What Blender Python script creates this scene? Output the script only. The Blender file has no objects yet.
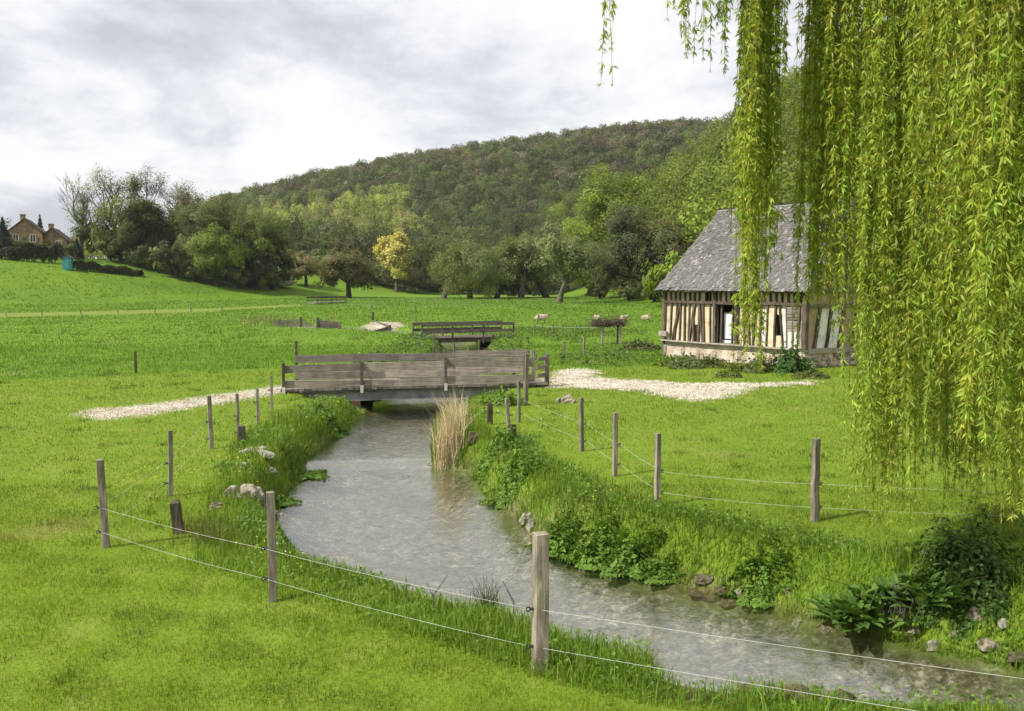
import bpy, bmesh, math, random
import numpy as np
from mathutils import Vector, Matrix

rng = np.random.default_rng(11)
random.seed(11)
S = bpy.context.scene
COL = S.collection
R = math.radians

# ------------------------------------------------------------------ camera, sky, sun, exposure
F_PX, HOR, CAM_H = 900.0, 282.0, 3.2
cam_d = bpy.data.cameras.new('camera')
cam_d.sensor_width = 36.0
cam_d.lens = 36.0 * F_PX / 1024.0
cam_d.clip_start, cam_d.clip_end = 0.1, 6000
cam = bpy.data.objects.new('camera', cam_d)
COL.objects.link(cam)
PITCH = math.atan((355.5 - HOR) / F_PX)
cam.location = (0, 0, CAM_H)
cam.rotation_euler = (math.pi / 2 - PITCH, 0, 0)
S.camera = cam
S.view_settings.view_transform = 'Standard'
S.view_settings.look = 'None'
S.view_settings.exposure = 0.33
S.view_settings.gamma = 1.0
S.cycles.use_denoising = True
S.cycles.max_bounces = 6
S.cycles.transparent_max_bounces = 12
S.cycles.caustics_reflective = False
S.cycles.caustics_refractive = False

HAZE = 0.0001
SUN_EL, SUN_AZ = R(47), math.atan2(-0.86, -0.51)      # behind the viewer, to the left
sun_d = bpy.data.lights.new('sun', 'SUN')
sun_d.energy = 4.9
sun_d.angle = R(0.8)
sun_d.color = (1.0, 0.95, 0.86)
sun = bpy.data.objects.new('sun', sun_d)
COL.objects.link(sun)
to_sun = Vector((math.sin(SUN_AZ) * math.cos(SUN_EL), math.cos(SUN_AZ) * math.cos(SUN_EL), math.sin(SUN_EL)))
sun.rotation_euler = to_sun.to_track_quat('Z', 'Y').to_euler()
sun.location = (-30, -30, 60)


def nn(nt, typ, **kw):
    n = nt.nodes.new(typ)
    for k, v in kw.items():
        if k.startswith('i_'):
            key = k[2:]
            key = int(key) if key.isdigit() else key.replace('_', ' ')
            n.inputs[key].default_value = v
        else:
            setattr(n, k, v)
    return n


world = bpy.data.worlds.new('World')
S.world = world
world.use_nodes = True
wt = world.node_tree
wt.nodes.clear()
w_out = nn(wt, 'ShaderNodeOutputWorld')
w_bg = nn(wt, 'ShaderNodeBackground', i_Strength=0.1)
sky = nn(wt, 'ShaderNodeTexSky', sky_type='NISHITA', sun_disc=False)
sky.sun_elevation, sky.sun_rotation = SUN_EL, SUN_AZ
tc = nn(wt, 'ShaderNodeTexCoord')
sep = nn(wt, 'ShaderNodeSeparateXYZ')
wt.links.new(tc.outputs['Generated'], sep.inputs[0])
zc = nn(wt, 'ShaderNodeMath', operation='MAXIMUM', i_1=0.0)
wt.links.new(sep.outputs['Z'], zc.inputs[0])
za = nn(wt, 'ShaderNodeMath', operation='ADD', i_1=0.32)
wt.links.new(zc.outputs[0], za.inputs[0])
ux = nn(wt, 'ShaderNodeMath', operation='DIVIDE')
uy = nn(wt, 'ShaderNodeMath', operation='DIVIDE')
wt.links.new(sep.outputs['X'], ux.inputs[0]); wt.links.new(za.outputs[0], ux.inputs[1])
wt.links.new(sep.outputs['Y'], uy.inputs[0]); wt.links.new(za.outputs[0], uy.inputs[1])
cmb = nn(wt, 'ShaderNodeCombineXYZ')
wt.links.new(ux.outputs[0], cmb.inputs[0]); wt.links.new(uy.outputs[0], cmb.inputs[1])
cmb.inputs[2].default_value = 15.1
cl1 = nn(wt, 'ShaderNodeTexNoise', i_Scale=2.1, i_Detail=12.0, i_Roughness=0.6, i_Distortion=0.15)
wt.links.new(cmb.outputs[0], cl1.inputs['Vector'])
ramp = nn(wt, 'ShaderNodeValToRGB')
cr = ramp.color_ramp
cr.elements[0].position, cr.elements[0].color = 0.32, (0.48, 0.495, 0.535, 1)
cr.elements[1].position, cr.elements[1].color = 0.585, (0.87, 0.865, 0.86, 1)
e = cr.elements.new(0.41); e.color = (0.60, 0.615, 0.65, 1)
e = cr.elements.new(0.49); e.color = (0.75, 0.76, 0.78, 1)
wt.links.new(cl1.outputs['Fac'], ramp.inputs[0])
vm = nn(wt, 'ShaderNodeVectorMath', operation='SCALE')
vm.inputs['Scale'].default_value = 10.2
wt.links.new(ramp.outputs[0], vm.inputs[0])
mixw = nn(wt, 'ShaderNodeMix', data_type='RGBA')
mixw.inputs['Factor'].default_value = 0.94
wt.links.new(sky.outputs[0], mixw.inputs['A']); wt.links.new(vm.outputs[0], mixw.inputs['B'])
wt.links.new(mixw.outputs['Result'], w_bg.inputs['Color'])
wt.links.new(w_bg.outputs[0], w_out.inputs['Surface'])


# ------------------------------------------------------------------ helpers: pixel bearings to places on the land
def P(px, py, z=0.0):
    """point at height z whose bearing was measured at (px, py) in the photograph"""
    c, s = math.cos(PITCH), math.sin(PITCH)
    a, b = (px - 512) / F_PX, (355.5 - py) / F_PX
    d = (a, c + b * s, -s + b * c)
    t = (z - CAM_H) / d[2]
    return np.array([d[0] * t, d[1] * t, z])


def PD(px, py, y):
    c, s = math.cos(PITCH), math.sin(PITCH)
    a, b = (px - 512) / F_PX, (355.5 - py) / F_PX
    d = (a, c + b * s, -s + b * c)
    t = y / d[1]
    return np.array([d[0] * t, y, CAM_H + d[2] * t])


def sstep(x):
    x = np.clip(x, 0, 1)
    return x * x * (3 - 2 * x)


def poly_sd(x, y, poly):
    """signed distance to a polygon, negative inside"""
    x = np.asarray(x, float); y = np.asarray(y, float)
    d2 = np.full(x.shape, 1e18); ins = np.zeros(x.shape, bool)
    n = len(poly)
    for i in range(n):
        ax, ay = poly[i][0], poly[i][1]; bx, by = poly[(i + 1) % n][0], poly[(i + 1) % n][1]
        ex, ey = bx - ax, by - ay
        L = ex * ex + ey * ey + 1e-12
        t = np.clip(((x - ax) * ex + (y - ay) * ey) / L, 0, 1)
        dx, dy = x - ax - t * ex, y - ay - t * ey
        d2 = np.minimum(d2, dx * dx + dy * dy)
        if abs(ey) > 1e-12:
            c = ((ay > y) != (by > y)) & (x < ex * (y - ay) / ey + ax)
            ins ^= c
    d = np.sqrt(d2)
    return np.where(ins, -d, d)


def vnoise(x, y, seed=0):
    r = np.random.default_rng(seed)
    out = 0
    for k in range(5):
        a = r.uniform(0, 6.28); f = r.uniform(0.6, 1.5)
        out = out + np.sin((x * math.cos(a) + y * math.sin(a)) * f + r.uniform(0, 6.28))
    return out / 5


# ---- stream outline (water line), nearest to farthest
WZ0 = -0.60
rim = [(-0.0, 0)]
near_rim = [P(x, y, 0) for x, y in ((1100, 728), (1024, 716), (940, 705), (850, 694), (760, 683), (680, 672), (600, 655),
                                    (530, 634), (460, 612), (400, 594), (330, 570), (290, 552))]
L_edge = [(9.5, 5.6)] + [(p[0] + 0.12, p[1] + 0.62) for p in near_rim]
L_edge += [tuple(P(x, y, WZ0)[:2]) for x, y in ((275, 522), (281, 505), (297, 486), (306, 466), (332, 444), (354, 428), (376, 406))]
R_edge = [(9.5, 7.6)] + [tuple(P(x, y, WZ0)[:2]) for x, y in ((1100, 688), (1024, 668), (940, 648), (870, 632), (800, 616), (740, 602), (690, 591), (640, 579),
          (590, 563), (552, 549), (528, 532), (505, 512), (482, 492), (474, 472), (432, 467), (430, 446), (444, 430), (462, 414), (478, 402))]
far_c = [(-2.3, 31, 1.35), (-2.6, 36, 1.3), (-2.4, 43, 1.25), (-2.6, 51, 1.3), (-5.5, 58, 1.2), (-10.5, 63, 1.1), (-16.0, 67, 1.3), (-18.5, 74, 1.2),
         (-19.5, 79, 0.9)]
fl, fr = [], []
for i, (cx, cy, hw) in enumerate(far_c):
    a = far_c[max(i - 1, 0)]; b = far_c[min(i + 1, len(far_c) - 1)]
    tx, ty = b[0] - a[0], b[1] - a[1]; l = math.hypot(tx, ty)
    fl.append((cx - ty / l * hw, cy + tx / l * hw)); fr.append((cx + ty / l * hw, cy - tx / l * hw))
STREAM = L_edge + fl + fr[::-1] + R_edge[::-1]


def wz(x, y):
    y = np.asarray(y, float)
    z = np.full(y.shape, WZ0)
    z = z + 0.08 * sstep((y - 18.55 - 0.12 * np.asarray(x, float)) / 0.3)
    z = z + 0.1 * sstep((y - 28) / 22) + 0.36 * sstep((y - 50) / 20)
    return z


# ---- gravel and other zones
GRAVEL_L = [P(x, y)[:2] for x, y in ((78, 413), (104, 418), (145, 414), (205, 405), (290, 392), (300, 385), (205, 396.5), (135, 406), (90, 409))]
GRAVEL_R = [P(x, y)[:2] for x, y in ((540, 380), (556, 375), (552, 371), (575, 368), (598, 372), (592, 377), (640, 379.5), (700, 382), (760, 382.5), (808, 380.5), (810, 382.5), (765, 385.5), (735, 390), (725, 398), (690, 399), (650, 391), (600, 388), (545, 386))]
GRAVEL_F = [P(x, y)[:2] for x, y in ((375, 322), (398, 322.5), (404, 326), (392, 329), (360, 328))]
WATER_GLARE = [P(x, y)[:2] for x, y in ((284, 318.5), (301, 319), (305, 324), (326, 325.5), (326, 328), (300, 327.5), (287, 322.5))]  # pale gravel colour laid to mimic bright sky-lit water at the bend
CROP = [P(x, y)[:2] for x, y in ((305, 306), (420, 308), (560, 304), (600, 299), (560, 296.5), (420, 297), (310, 298))]
STRIP = [P(x, y)[:2] for x, y in ((-40, 318), (80, 315.5), (200, 312), (300, 306), (300, 304.5), (200, 309), (80, 312), (-40, 314))]
LAWN_FAR = [P(x, y)[:2] for x, y in ((-900, 392), (0, 381), (130, 376.5), (283, 372), (300, 372))]
BARN_A = np.array([10.8, 33.1]); BU = np.array([0.6, -0.8]); BV = np.array([0.8, 0.6])
BARN_B = BARN_A - 7.1 * BU
BARN_POLY = [BARN_B, BARN_A, BARN_A + 7.2 * BV, BARN_B + 7.2 * BV]

RB = np.array([-0.62, -0.50, -0.40, -0.313, -0.236, -0.147, -0.036, 0.098, 0.187, 0.27, 0.45, 0.8])
RH = np.array([0, 4, 18, 40, 53, 64, 75, 85, 91, 100, 112, 115])


BRL, BRR = P(284, 389, 0.12), P(534, 382.5, 0.12)
BRU = (BRR - BRL)[:2] / np.linalg.norm((BRR - BRL)[:2])


def height(x, y, carve=True):
    x = np.asarray(x, float); y = np.asarray(y, float)
    z = 0.035 * vnoise(x * 0.9, y * 0.9, 1) + 0.06 * vnoise(x * 0.25, y * 0.25, 2)
    t = -0.75 * x + 0.35 * (y - 90) - 62
    z = z + 8.0 * sstep(t / 38) * sstep((y - 60) / 60)
    b = x / np.maximum(y, 200)
    zr = np.interp(b, RB, RH) * sstep((y - 315) / 300)
    xb = 29 + (110 - np.clip(y, 60, 215)) * 13 / 90
    q = x - xb
    z = z + np.maximum(zr, 44 * sstep((q + 4) / 66) * sstep((y - 72) / 60) * (1 - sstep((y - 330) / 120)))
    if carve:
        near = (np.abs(x) < 60) & (y < 170) & (y > 0)
        if near.any():
            D = np.full(x.shape, 50.0)
            D[near] = poly_sd(x[near], y[near], STREAM)
            Dn = D + 0.13 * vnoise(x * 3.1, y * 3.1, 5)
            wide = np.where(x > 1.2 + 0 * y, .95, .6) + 0.16 * vnoise(x * 0.8, y * 0.8, 6)
            k = sstep(np.clip(Dn + 0.1, 0, None) / wide)
            low = wz(x, y) - 0.10
            zz = low * (1 - k) + z * k
            bed = low - 0.28 * sstep(-D / 0.8)
            z = np.where(D > 3, z, np.where(D < 0, np.minimum(zz, bed), zz))
            # hollow under the near bridge
            u_, v_ = (x - BRL[0]) * BRU[0] + (y - BRL[1]) * BRU[1], -(x - BRL[0]) * BRU[1] + (y - BRL[1]) * BRU[0]
            hol = sstep((u_ - .35) / .8) * sstep((6.75 - u_) / .7) * sstep((v_ + 1.7) / 1.2) * sstep((3.4 - v_) / .8)
            z = np.minimum(z, z * (1 - hol) - .5 * hol)
    return z


def H1(x, y):
    return float(height(np.array([x]), np.array([y]))[0])


# ------------------------------------------------------------------ mesh builder
class MB:
    def __init__(s):
        s.V, s.Q, s.T, s.C, s.n = [], [], [], [], 0

    def add(s, V, Q=None, T=None, col=(1, 1, 1)):
        V = np.asarray(V, float)
        if Q is not None and len(Q): s.Q.append(np.asarray(Q, int) + s.n)
        if T is not None and len(T): s.T.append(np.asarray(T, int) + s.n)
        c = np.asarray(col, float)
        if c.ndim == 1: c = np.tile(c, (len(V), 1))
        s.V.append(V); s.C.append(c); s.n += len(V)
        return s

    def mesh(s, name, smooth=False):
        V = np.concatenate(s.V); C = np.concatenate(s.C)
        Q = np.concatenate(s.Q) if s.Q else np.zeros((0, 4), int)
        T = np.concatenate(s.T) if s.T else np.zeros((0, 3), int)
        me = bpy.data.meshes.new(name)
        me.vertices.add(len(V)); me.vertices.foreach_set('co', V.astype(np.float32).ravel())
        li = np.concatenate([Q.ravel(), T.ravel()]).astype(np.int32)
        me.loops.add(len(li)); me.loops.foreach_set('vertex_index', li)
        st = np.concatenate([np.arange(len(Q)) * 4, len(Q) * 4 + np.arange(len(T)) * 3]).astype(np.int32)
        me.polygons.add(len(st)); me.polygons.foreach_set('loop_start', st)
        me.update(calc_edges=True)
        me.polygons.foreach_set('use_smooth', np.full(len(st), bool(smooth)))
        at = me.color_attributes.new('Col', 'FLOAT_COLOR', 'POINT')
        at.data.foreach_set('color', np.concatenate([C, np.ones((len(C), 1))], 1).astype(np.float32).ravel())
        return me

    def build(s, name, m, parent=None, smooth=False):
        me = s.mesh(name, smooth)
        me.materials.append(m)
        return link(name, me, parent)


def link(name, me, parent=None):
    o = bpy.data.objects.new(name, me)
    COL.objects.link(o)
    if parent is not None: o.parent = parent
    return o


def tag(o, label=None, cat=None, group=None, kind=None):
    if label: o['label'] = label
    if cat: o['category'] = cat
    if group: o['group'] = group
    if kind: o['kind'] = kind
    return o


def thing(name, loc, label, cat, group=None, rz=0):
    o = bpy.data.objects.new(name, None)
    o.empty_display_size = 0.2
    COL.objects.link(o)
    o.location = [float(v) for v in loc]; o.rotation_euler = (0, 0, rz)
    return tag(o, label, cat, group)


def copy_tree(o, parent=None):
    c = o.copy(); COL.objects.link(c)
    if parent is not None: c.parent = parent
    for ch in list(o.children): copy_tree(ch, c)
    return c


def norm(v):
    v = np.asarray(v, float)
    return v / (np.linalg.norm(v) + 1e-12)


def tube(pts, rad, n=6, cap=True):
    pts = np.asarray(pts, float); k = len(pts)
    rad = np.broadcast_to(np.asarray(rad, float), (k,))
    tan = np.gradient(pts, axis=0)
    tan /= np.linalg.norm(tan, axis=1)[:, None] + 1e-9
    ref = np.array([0, 0, 1.0]) if abs(tan[:, 2]).mean() < 0.8 else np.array([1.0, 0, 0])
    a = np.cross(tan, ref); a /= np.linalg.norm(a, axis=1)[:, None] + 1e-9
    b = np.cross(tan, a)
    th = np.arange(n) * 2 * math.pi / n
    V = pts[:, None] + rad[:, None, None] * (np.cos(th)[None, :, None] * a[:, None] + np.sin(th)[None, :, None] * b[:, None])
    i = np.arange(k - 1)[:, None] * n; j = np.arange(n)[None]; j2 = (j + 1) % n
    Q = np.stack([i + j, i + j2, i + n + j2, i + n + j], -1).reshape(-1, 4)
    V = V.reshape(-1, 3); T = None
    if cap:
        V = np.concatenate([V, pts[:1], pts[-1:]])
        c0, c1 = k * n, k * n + 1
        jj = np.arange(n); j3 = (jj + 1) % n
        T = np.concatenate([np.stack([np.full(n, c0), j3, jj], 1), np.stack([np.full(n, c1), (k - 1) * n + jj, (k - 1) * n + j3], 1)])
    return V, Q, T


def beam(p0, p1, w, h, up=(0, 0, 1), seg=1, jit=0.0, taper=1.0, r=None):
    """timber from p0 to p1: h along up, w across; chamfered long edges"""
    p0, p1 = np.asarray(p0, float), np.asarray(p1, float)
    t = norm(p1 - p0); u = np.asarray(up, float); u = norm(u - t * u.dot(t)); s = np.cross(t, u)
    c = min(w, h) * 0.06
    prof = np.array([(-w / 2 + c, -h / 2), (w / 2 - c, -h / 2), (w / 2, -h / 2 + c), (w / 2, h / 2 - c), (w / 2 - c, h / 2), (-w / 2 + c, h / 2), (-w / 2, h / 2 - c), (-w / 2, -h / 2 + c)])
    n = 8; r = r or rng
    V = []
    for i in range(seg + 1):
        f = i / seg
        q = prof * (1 + (taper - 1) * f)
        o = p0 + (p1 - p0) * f
        if jit: o = o + s * r.normal(0, jit * 0.5) + u * r.normal(0, jit)
        V.append(o + q[:, :1] * s + q[:, 1:] * u)
    V = np.concatenate(V)
    i = np.arange(seg)[:, None] * n; j = np.arange(n)[None]; j2 = (j + 1) % n
    Q = np.stack([i + j, i + j2, i + n + j2, i + n + j], -1).reshape(-1, 4)
    e = seg * n
    V = np.concatenate([V, V[:n].mean(0)[None], V[e:e + n].mean(0)[None]])
    c0, c1 = e + n, e + n + 1
    jj = np.arange(n); j3 = (jj + 1) % n
    T = np.concatenate([np.stack([np.full(n, c0), j3, jj], 1), np.stack([np.full(n, c1), e + jj, e + j3], 1)])
    return V, Q, T


def box(c, size, rz=0.0):
    c = np.asarray(c, float); sx, sy, sz = np.asarray(size) / 2.0
    V = np.array([(x, y, z) for z in (-sz, sz) for x, y in ((-sx, -sy), (sx, -sy), (sx, sy), (-sx, sy))])
    ca, sa = math.cos(rz), math.sin(rz)
    V = np.stack([V[:, 0] * ca - V[:, 1] * sa, V[:, 0] * sa + V[:, 1] * ca, V[:, 2]], 1) + c
    Q = [(3, 2, 1, 0), (4, 5, 6, 7), (0, 1, 5, 4), (1, 2, 6, 5), (2, 3, 7, 6), (3, 0, 4, 7)]
    return V, Q


def leaf_quads(C, Nrm, size, aspect=1.0, r=None):
    r = r or rng
    n = len(C)
    Nrm = Nrm / (np.linalg.norm(Nrm, axis=1)[:, None] + 1e-9)
    a = np.cross(Nrm, r.normal(0, 1, (n, 3))); a /= np.linalg.norm(a, axis=1)[:, None] + 1e-9
    b = np.cross(Nrm, a)
    s = np.broadcast_to(np.asarray(size, float), (n,))[:, None]
    j = lambda: r.uniform(0.6, 1.3, (n, 1))
    V = np.stack([C - a * s * j(), C - b * s * j() * aspect, C + a * s * j(), C + b * s * j() * aspect], 1).reshape(-1, 3)
    Q = np.arange(4 * n).reshape(-1, 4)
    return V, Q


# ------------------------------------------------------------------ materials
def mat(name):
    m = bpy.data.materials.new(name); m.use_nodes = True
    nt = m.node_tree
    return m, nt, nt.nodes['Principled BSDF']


def ramp_node(nt, stops):
    n = nn(nt, 'ShaderNodeValToRGB')
    el = n.color_ramp.elements
    el[0].position, el[0].color = stops[0][0], (*stops[0][1], 1)
    el[1].position, el[1].color = stops[-1][0], (*stops[-1][1], 1)
    for p, c in stops[1:-1]:
        x = el.new(p); x.color = (*c, 1)
    return n


def mixc(nt, fac, a, b, blend='MIX'):
    n = nn(nt, 'ShaderNodeMix', data_type='RGBA', blend_type=blend)
    for key, v in (('Factor', fac), ('A', a), ('B', b)):
        if isinstance(v, (int, float)): n.inputs[key].default_value = v
        elif isinstance(v, tuple): n.inputs[key].default_value = (*v, 1)
        else: nt.links.new(v, n.inputs[key])
    return n.outputs['Result']


def coords(nt, scale=(1, 1, 1), kind='Object'):
    t = nn(nt, 'ShaderNodeTexCoord'); mp = nn(nt, 'ShaderNodeMapping')
    mp.inputs['Scale'].default_value = scale
    nt.links.new(t.outputs[kind], mp.inputs[0])
    return mp.outputs[0]


def noise(nt, vec, scale, detail=4, rough=0.55, dist=0.0):
    n = nn(nt, 'ShaderNodeTexNoise', i_Scale=scale, i_Detail=detail, i_Roughness=rough, i_Distortion=dist)
    nt.links.new(vec, n.inputs['Vector'])
    return n.outputs['Fac']


def bump(nt, b, h, strength, dist):
    n = nn(nt, 'ShaderNodeBump', i_Strength=strength, i_Distance=dist)
    nt.links.new(h, n.inputs['Height']); nt.links.new(n.outputs[0], b.inputs['Normal'])


def foliage_mat(name, trans=0.35, rough=0.6, spec=0.2, var=0.25, vscale=2.0):
    m, nt, b = mat(name)
    at = nn(nt, 'ShaderNodeAttribute', attribute_name='Col')
    v = noise(nt, coords(nt), vscale, 3)
    rm = ramp_node(nt, [(0.3, (1 - var,) * 3), (0.7, (1 + var,) * 3)])
    nt.links.new(v, rm.inputs[0])
    c = mixc(nt, 1.0, at.outputs['Color'], rm.outputs[0], 'MULTIPLY')
    nt.links.new(c, b.inputs['Base Color'])
    b.inputs['Roughness'].default_value = rough
    b.inputs['Specular IOR Level'].default_value = spec
    tr = nn(nt, 'ShaderNodeBsdfTranslucent')
    c2 = mixc(nt, 1.0, c, (1.15, 1.1, 0.6), 'MULTIPLY')
    nt.links.new(c2, tr.inputs['Color'])
    mx = nn(nt, 'ShaderNodeMixShader'); mx.inputs[0].default_value = trans
    out = nt.nodes['Material Output']
    nt.links.new(b.outputs[0], mx.inputs[1]); nt.links.new(tr.outputs[0], mx.inputs[2]); nt.links.new(mx.outputs[0], out.inputs['Surface'])
    return m


M = {}
M['leaf'] = foliage_mat('leaf', 0.42, 0.65, 0.15)
M['wleaf'] = foliage_mat('willow_leaf', 0.48, 0.45, 0.35, 0.12, 1.2)
M['grass'] = foliage_mat('grass', 0.42, 0.55, 0.25, 0.18, 0.7)
M['herb'] = foliage_mat('herb', 0.35, 0.55, 0.2, 0.15, 3.0)


def wood_mat(name, c0, c1, c2, scale=(1.2, 14, 14), usecol=False):
    m, nt, b = mat(name)
    vec = coords(nt, scale)
    oi = nn(nt, 'ShaderNodeObjectInfo')
    add = nn(nt, 'ShaderNodeVectorMath', operation='ADD')
    sc = nn(nt, 'ShaderNodeVectorMath', operation='SCALE'); sc.inputs['Scale'].default_value = 40
    cx = nn(nt, 'ShaderNodeCombineXYZ')
    for k in range(3): nt.links.new(oi.outputs['Random'], cx.inputs[k])
    nt.links.new(cx.outputs[0], sc.inputs[0]); nt.links.new(vec, add.inputs[0]); nt.links.new(sc.outputs[0], add.inputs[1])
    n1 = noise(nt, add.outputs[0], 1.6, 7, 0.65, 0.4)
    rm = ramp_node(nt, [(0.28, c0), (0.5, c1), (0.72, c2)])
    nt.links.new(n1, rm.inputs[0])
    big = noise(nt, coords(nt, (1, .6, .6)), 2.6, 6, 0.68)
    rb = ramp_node(nt, [(0.36, (0.66, 0.66, 0.63)), (0.6, (1.15, 1.13, 1.12))])
    nt.links.new(big, rb.inputs[0])
    c = mixc(nt, 0.8, rm.outputs[0], rb.outputs[0], 'MULTIPLY')
    rr = ramp_node(nt, [(0.0, (0.62, 0.62, 0.63)), (1.0, (1.25, 1.23, 1.2))])
    nt.links.new(oi.outputs['Random'], rr.inputs[0])
    c = mixc(nt, 1.0, c, rr.outputs[0], 'MULTIPLY')
    nt.links.new(c, b.inputs['Base Color'])
    b.inputs['Roughness'].default_value = 0.85
    b.inputs['Specular IOR Level'].default_value = 0.2
    bump(nt, b, n1, 0.6, 0.01)
    return m


M['board'] = wood_mat('weathered_board', (0.10, 0.085, 0.068), (0.27, 0.24, 0.2), (0.42, 0.395, 0.35), (0.9, 34, 34))
M['dark_board'] = wood_mat('dark_board', (0.045, 0.04, 0.033), (0.10, 0.09, 0.075), (0.2, 0.185, 0.16), (0.9, 30, 30))
M['post'] = wood_mat('post_wood', (0.09, 0.072, 0.053), (0.23, 0.2, 0.16), (0.42, 0.385, 0.33), (16, 16, 1.6))
M['dark_post'] = wood_mat('dark_post_wood', (0.03, 0.026, 0.02), (0.07, 0.058, 0.043), (0.14, 0.12, 0.09), (16, 16, 1.6))
M['oak'] = wood_mat('oak_timber', (0.05, 0.04, 0.029), (0.115, 0.093, 0.07), (0.21, 0.18, 0.145), (12, 12, 1.6))
M['bark'] = wood_mat('bark', (0.03, 0.026, 0.02), (0.075, 0.065, 0.05), (0.14, 0.125, 0.1), (4, 4, 0.7))
M['twig'] = wood_mat('pale_twig', (0.07, 0.06, 0.05), (0.13, 0.115, 0.1), (0.2, 0.18, 0.155), (4, 4, 0.7))


def stone_mat(name, stops, scale=5, bs=0.03, attr=False):
    m, nt, b = mat(name)
    vec = coords(nt)
    n1 = noise(nt, vec, scale, 8, 0.65, 0.3)
    rm = ramp_node(nt, stops)
    nt.links.new(n1, rm.inputs[0])
    c = rm.outputs[0]
    if attr:
        at = nn(nt, 'ShaderNodeAttribute', attribute_name='Col')
        c = mixc(nt, 1.0, c, at.outputs['Color'], 'MULTIPLY')
    nt.links.new(c, b.inputs['Base Color'])
    b.inputs['Roughness'].default_value = 0.9
    b.inputs['Specular IOR Level'].default_value = 0.2
    bump(nt, b, n1, 0.8, bs)
    return m


M['rock'] = stone_mat('rock', [(0.3, (0.09, 0.07, 0.05)), (0.5, (0.25, 0.215, 0.165)), (0.7, (0.5, 0.45, 0.37))], 8)
M['chalk'] = stone_mat('chalk_rock', [(0.30, (0.11, 0.095, 0.07)), (0.48, (0.29, 0.265, 0.22)), (0.72, (0.5, 0.47, 0.4))], 9)
M['brownrock'] = stone_mat('brown_rock', [(0.3, (0.045, 0.035, 0.022)), (0.5, (0.11, 0.088, 0.058)), (0.75, (0.22, 0.185, 0.125))], 9)
M['pebble'] = stone_mat('pebble', [(0.3, (0.34, 0.31, 0.26)), (0.7, (0.58, 0.55, 0.48))], 6, 0.004, True)
M['plaster'] = stone_mat('plaster', [(0.3, (0.34, 0.26, 0.16)), (0.46, (0.58, 0.48, 0.32)), (0.7, (0.72, 0.63, 0.46))], 3.0, 0.01)
M['white_plaster'] = stone_mat('white_plaster', [(0.25, (0.45, 0.42, 0.36)), (0.6, (0.72, 0.70, 0.65))], 3, 0.01)
M['ochre_plaster'] = stone_mat('ochre_plaster', [(0.3, (0.22, 0.16, 0.09)), (0.65, (0.4, 0.31, 0.18))], 3, 0.01)
M['shingle'] = stone_mat('shingle', [(0.3, (0.6, 0.6, 0.6)), (0.7, (1.25, 1.25, 1.25))], 9, 0.01, True)
M['attr_stone'] = stone_mat('attr_stone', [(0.3, (0.65, 0.62, 0.58)), (0.7, (1.2, 1.2, 1.2))], 6, 0.015, True)
M['house_brick'] = stone_mat('house_brick', [(0.3, (0.14, 0.085, 0.048)), (0.7, (0.36, 0.26, 0.15))], 1.6, 0.01)
M['house_roof'] = stone_mat('house_roof', [(0.3, (0.075, 0.055, 0.047)), (0.7, (0.14, 0.1, 0.085))], 2, 0.01)
M['wool'] = stone_mat('wool', [(0.3, (0.26, 0.215, 0.15)), (0.65, (0.43, 0.37, 0.275))], 9, 0.03, True)


def flat_mat(name, c, rough=0.6, metal=0.0, var=0.15, scale=6):
    m, nt, b = mat(name)
    n1 = noise(nt, coords(nt), scale, 5)
    rm = ramp_node(nt, [(0.3, tuple(v * (1 - var) for v in c)), (0.7, tuple(min(1, v * (1 + var)) for v in c))])
    nt.links.new(n1, rm.inputs[0]); nt.links.new(rm.outputs[0], b.inputs['Base Color'])
    b.inputs['Roughness'].default_value = rough; b.inputs['Metallic'].default_value = metal
    return m


M['wire'] = flat_mat('white_rope', (0.55, 0.55, 0.52), 0.5)
M['insul'] = flat_mat('black_plastic', (0.015, 0.015, 0.016), 0.35)
M['steel'] = flat_mat('grey_steel', (0.2, 0.205, 0.2), 0.6, 0.2, 0.35, 3)
M['rust'] = flat_mat('rusty_iron', (0.09, 0.05, 0.033), 0.85, 0.0, 0.4, 8)
M['zinc'] = flat_mat('zinc_bracket', (0.55, 0.56, 0.57), 0.45, 0.3)
M['teal'] = flat_mat('teal_paint', (0.03, 0.2, 0.19), 0.6)
M['white'] = flat_mat('white_paint', (0.5, 0.48, 0.44), 0.6)
M['whiteboard'] = flat_mat('white_panel', (0.66, 0.68, 0.7), 0.5)
M['glass'] = flat_mat('dark_pane', (0.02, 0.022, 0.026), 0.1)
M['dark'] = flat_mat('dark_interior', (0.03, 0.026, 0.021), 0.9)
M['brush'] = flat_mat('brushwood', (0.085, 0.065, 0.047), 0.9, 0, 0.4, 12)
M['straw'] = foliage_mat('straw', 0.2, 0.7, 0.2, 0.15, 3.0)


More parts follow.
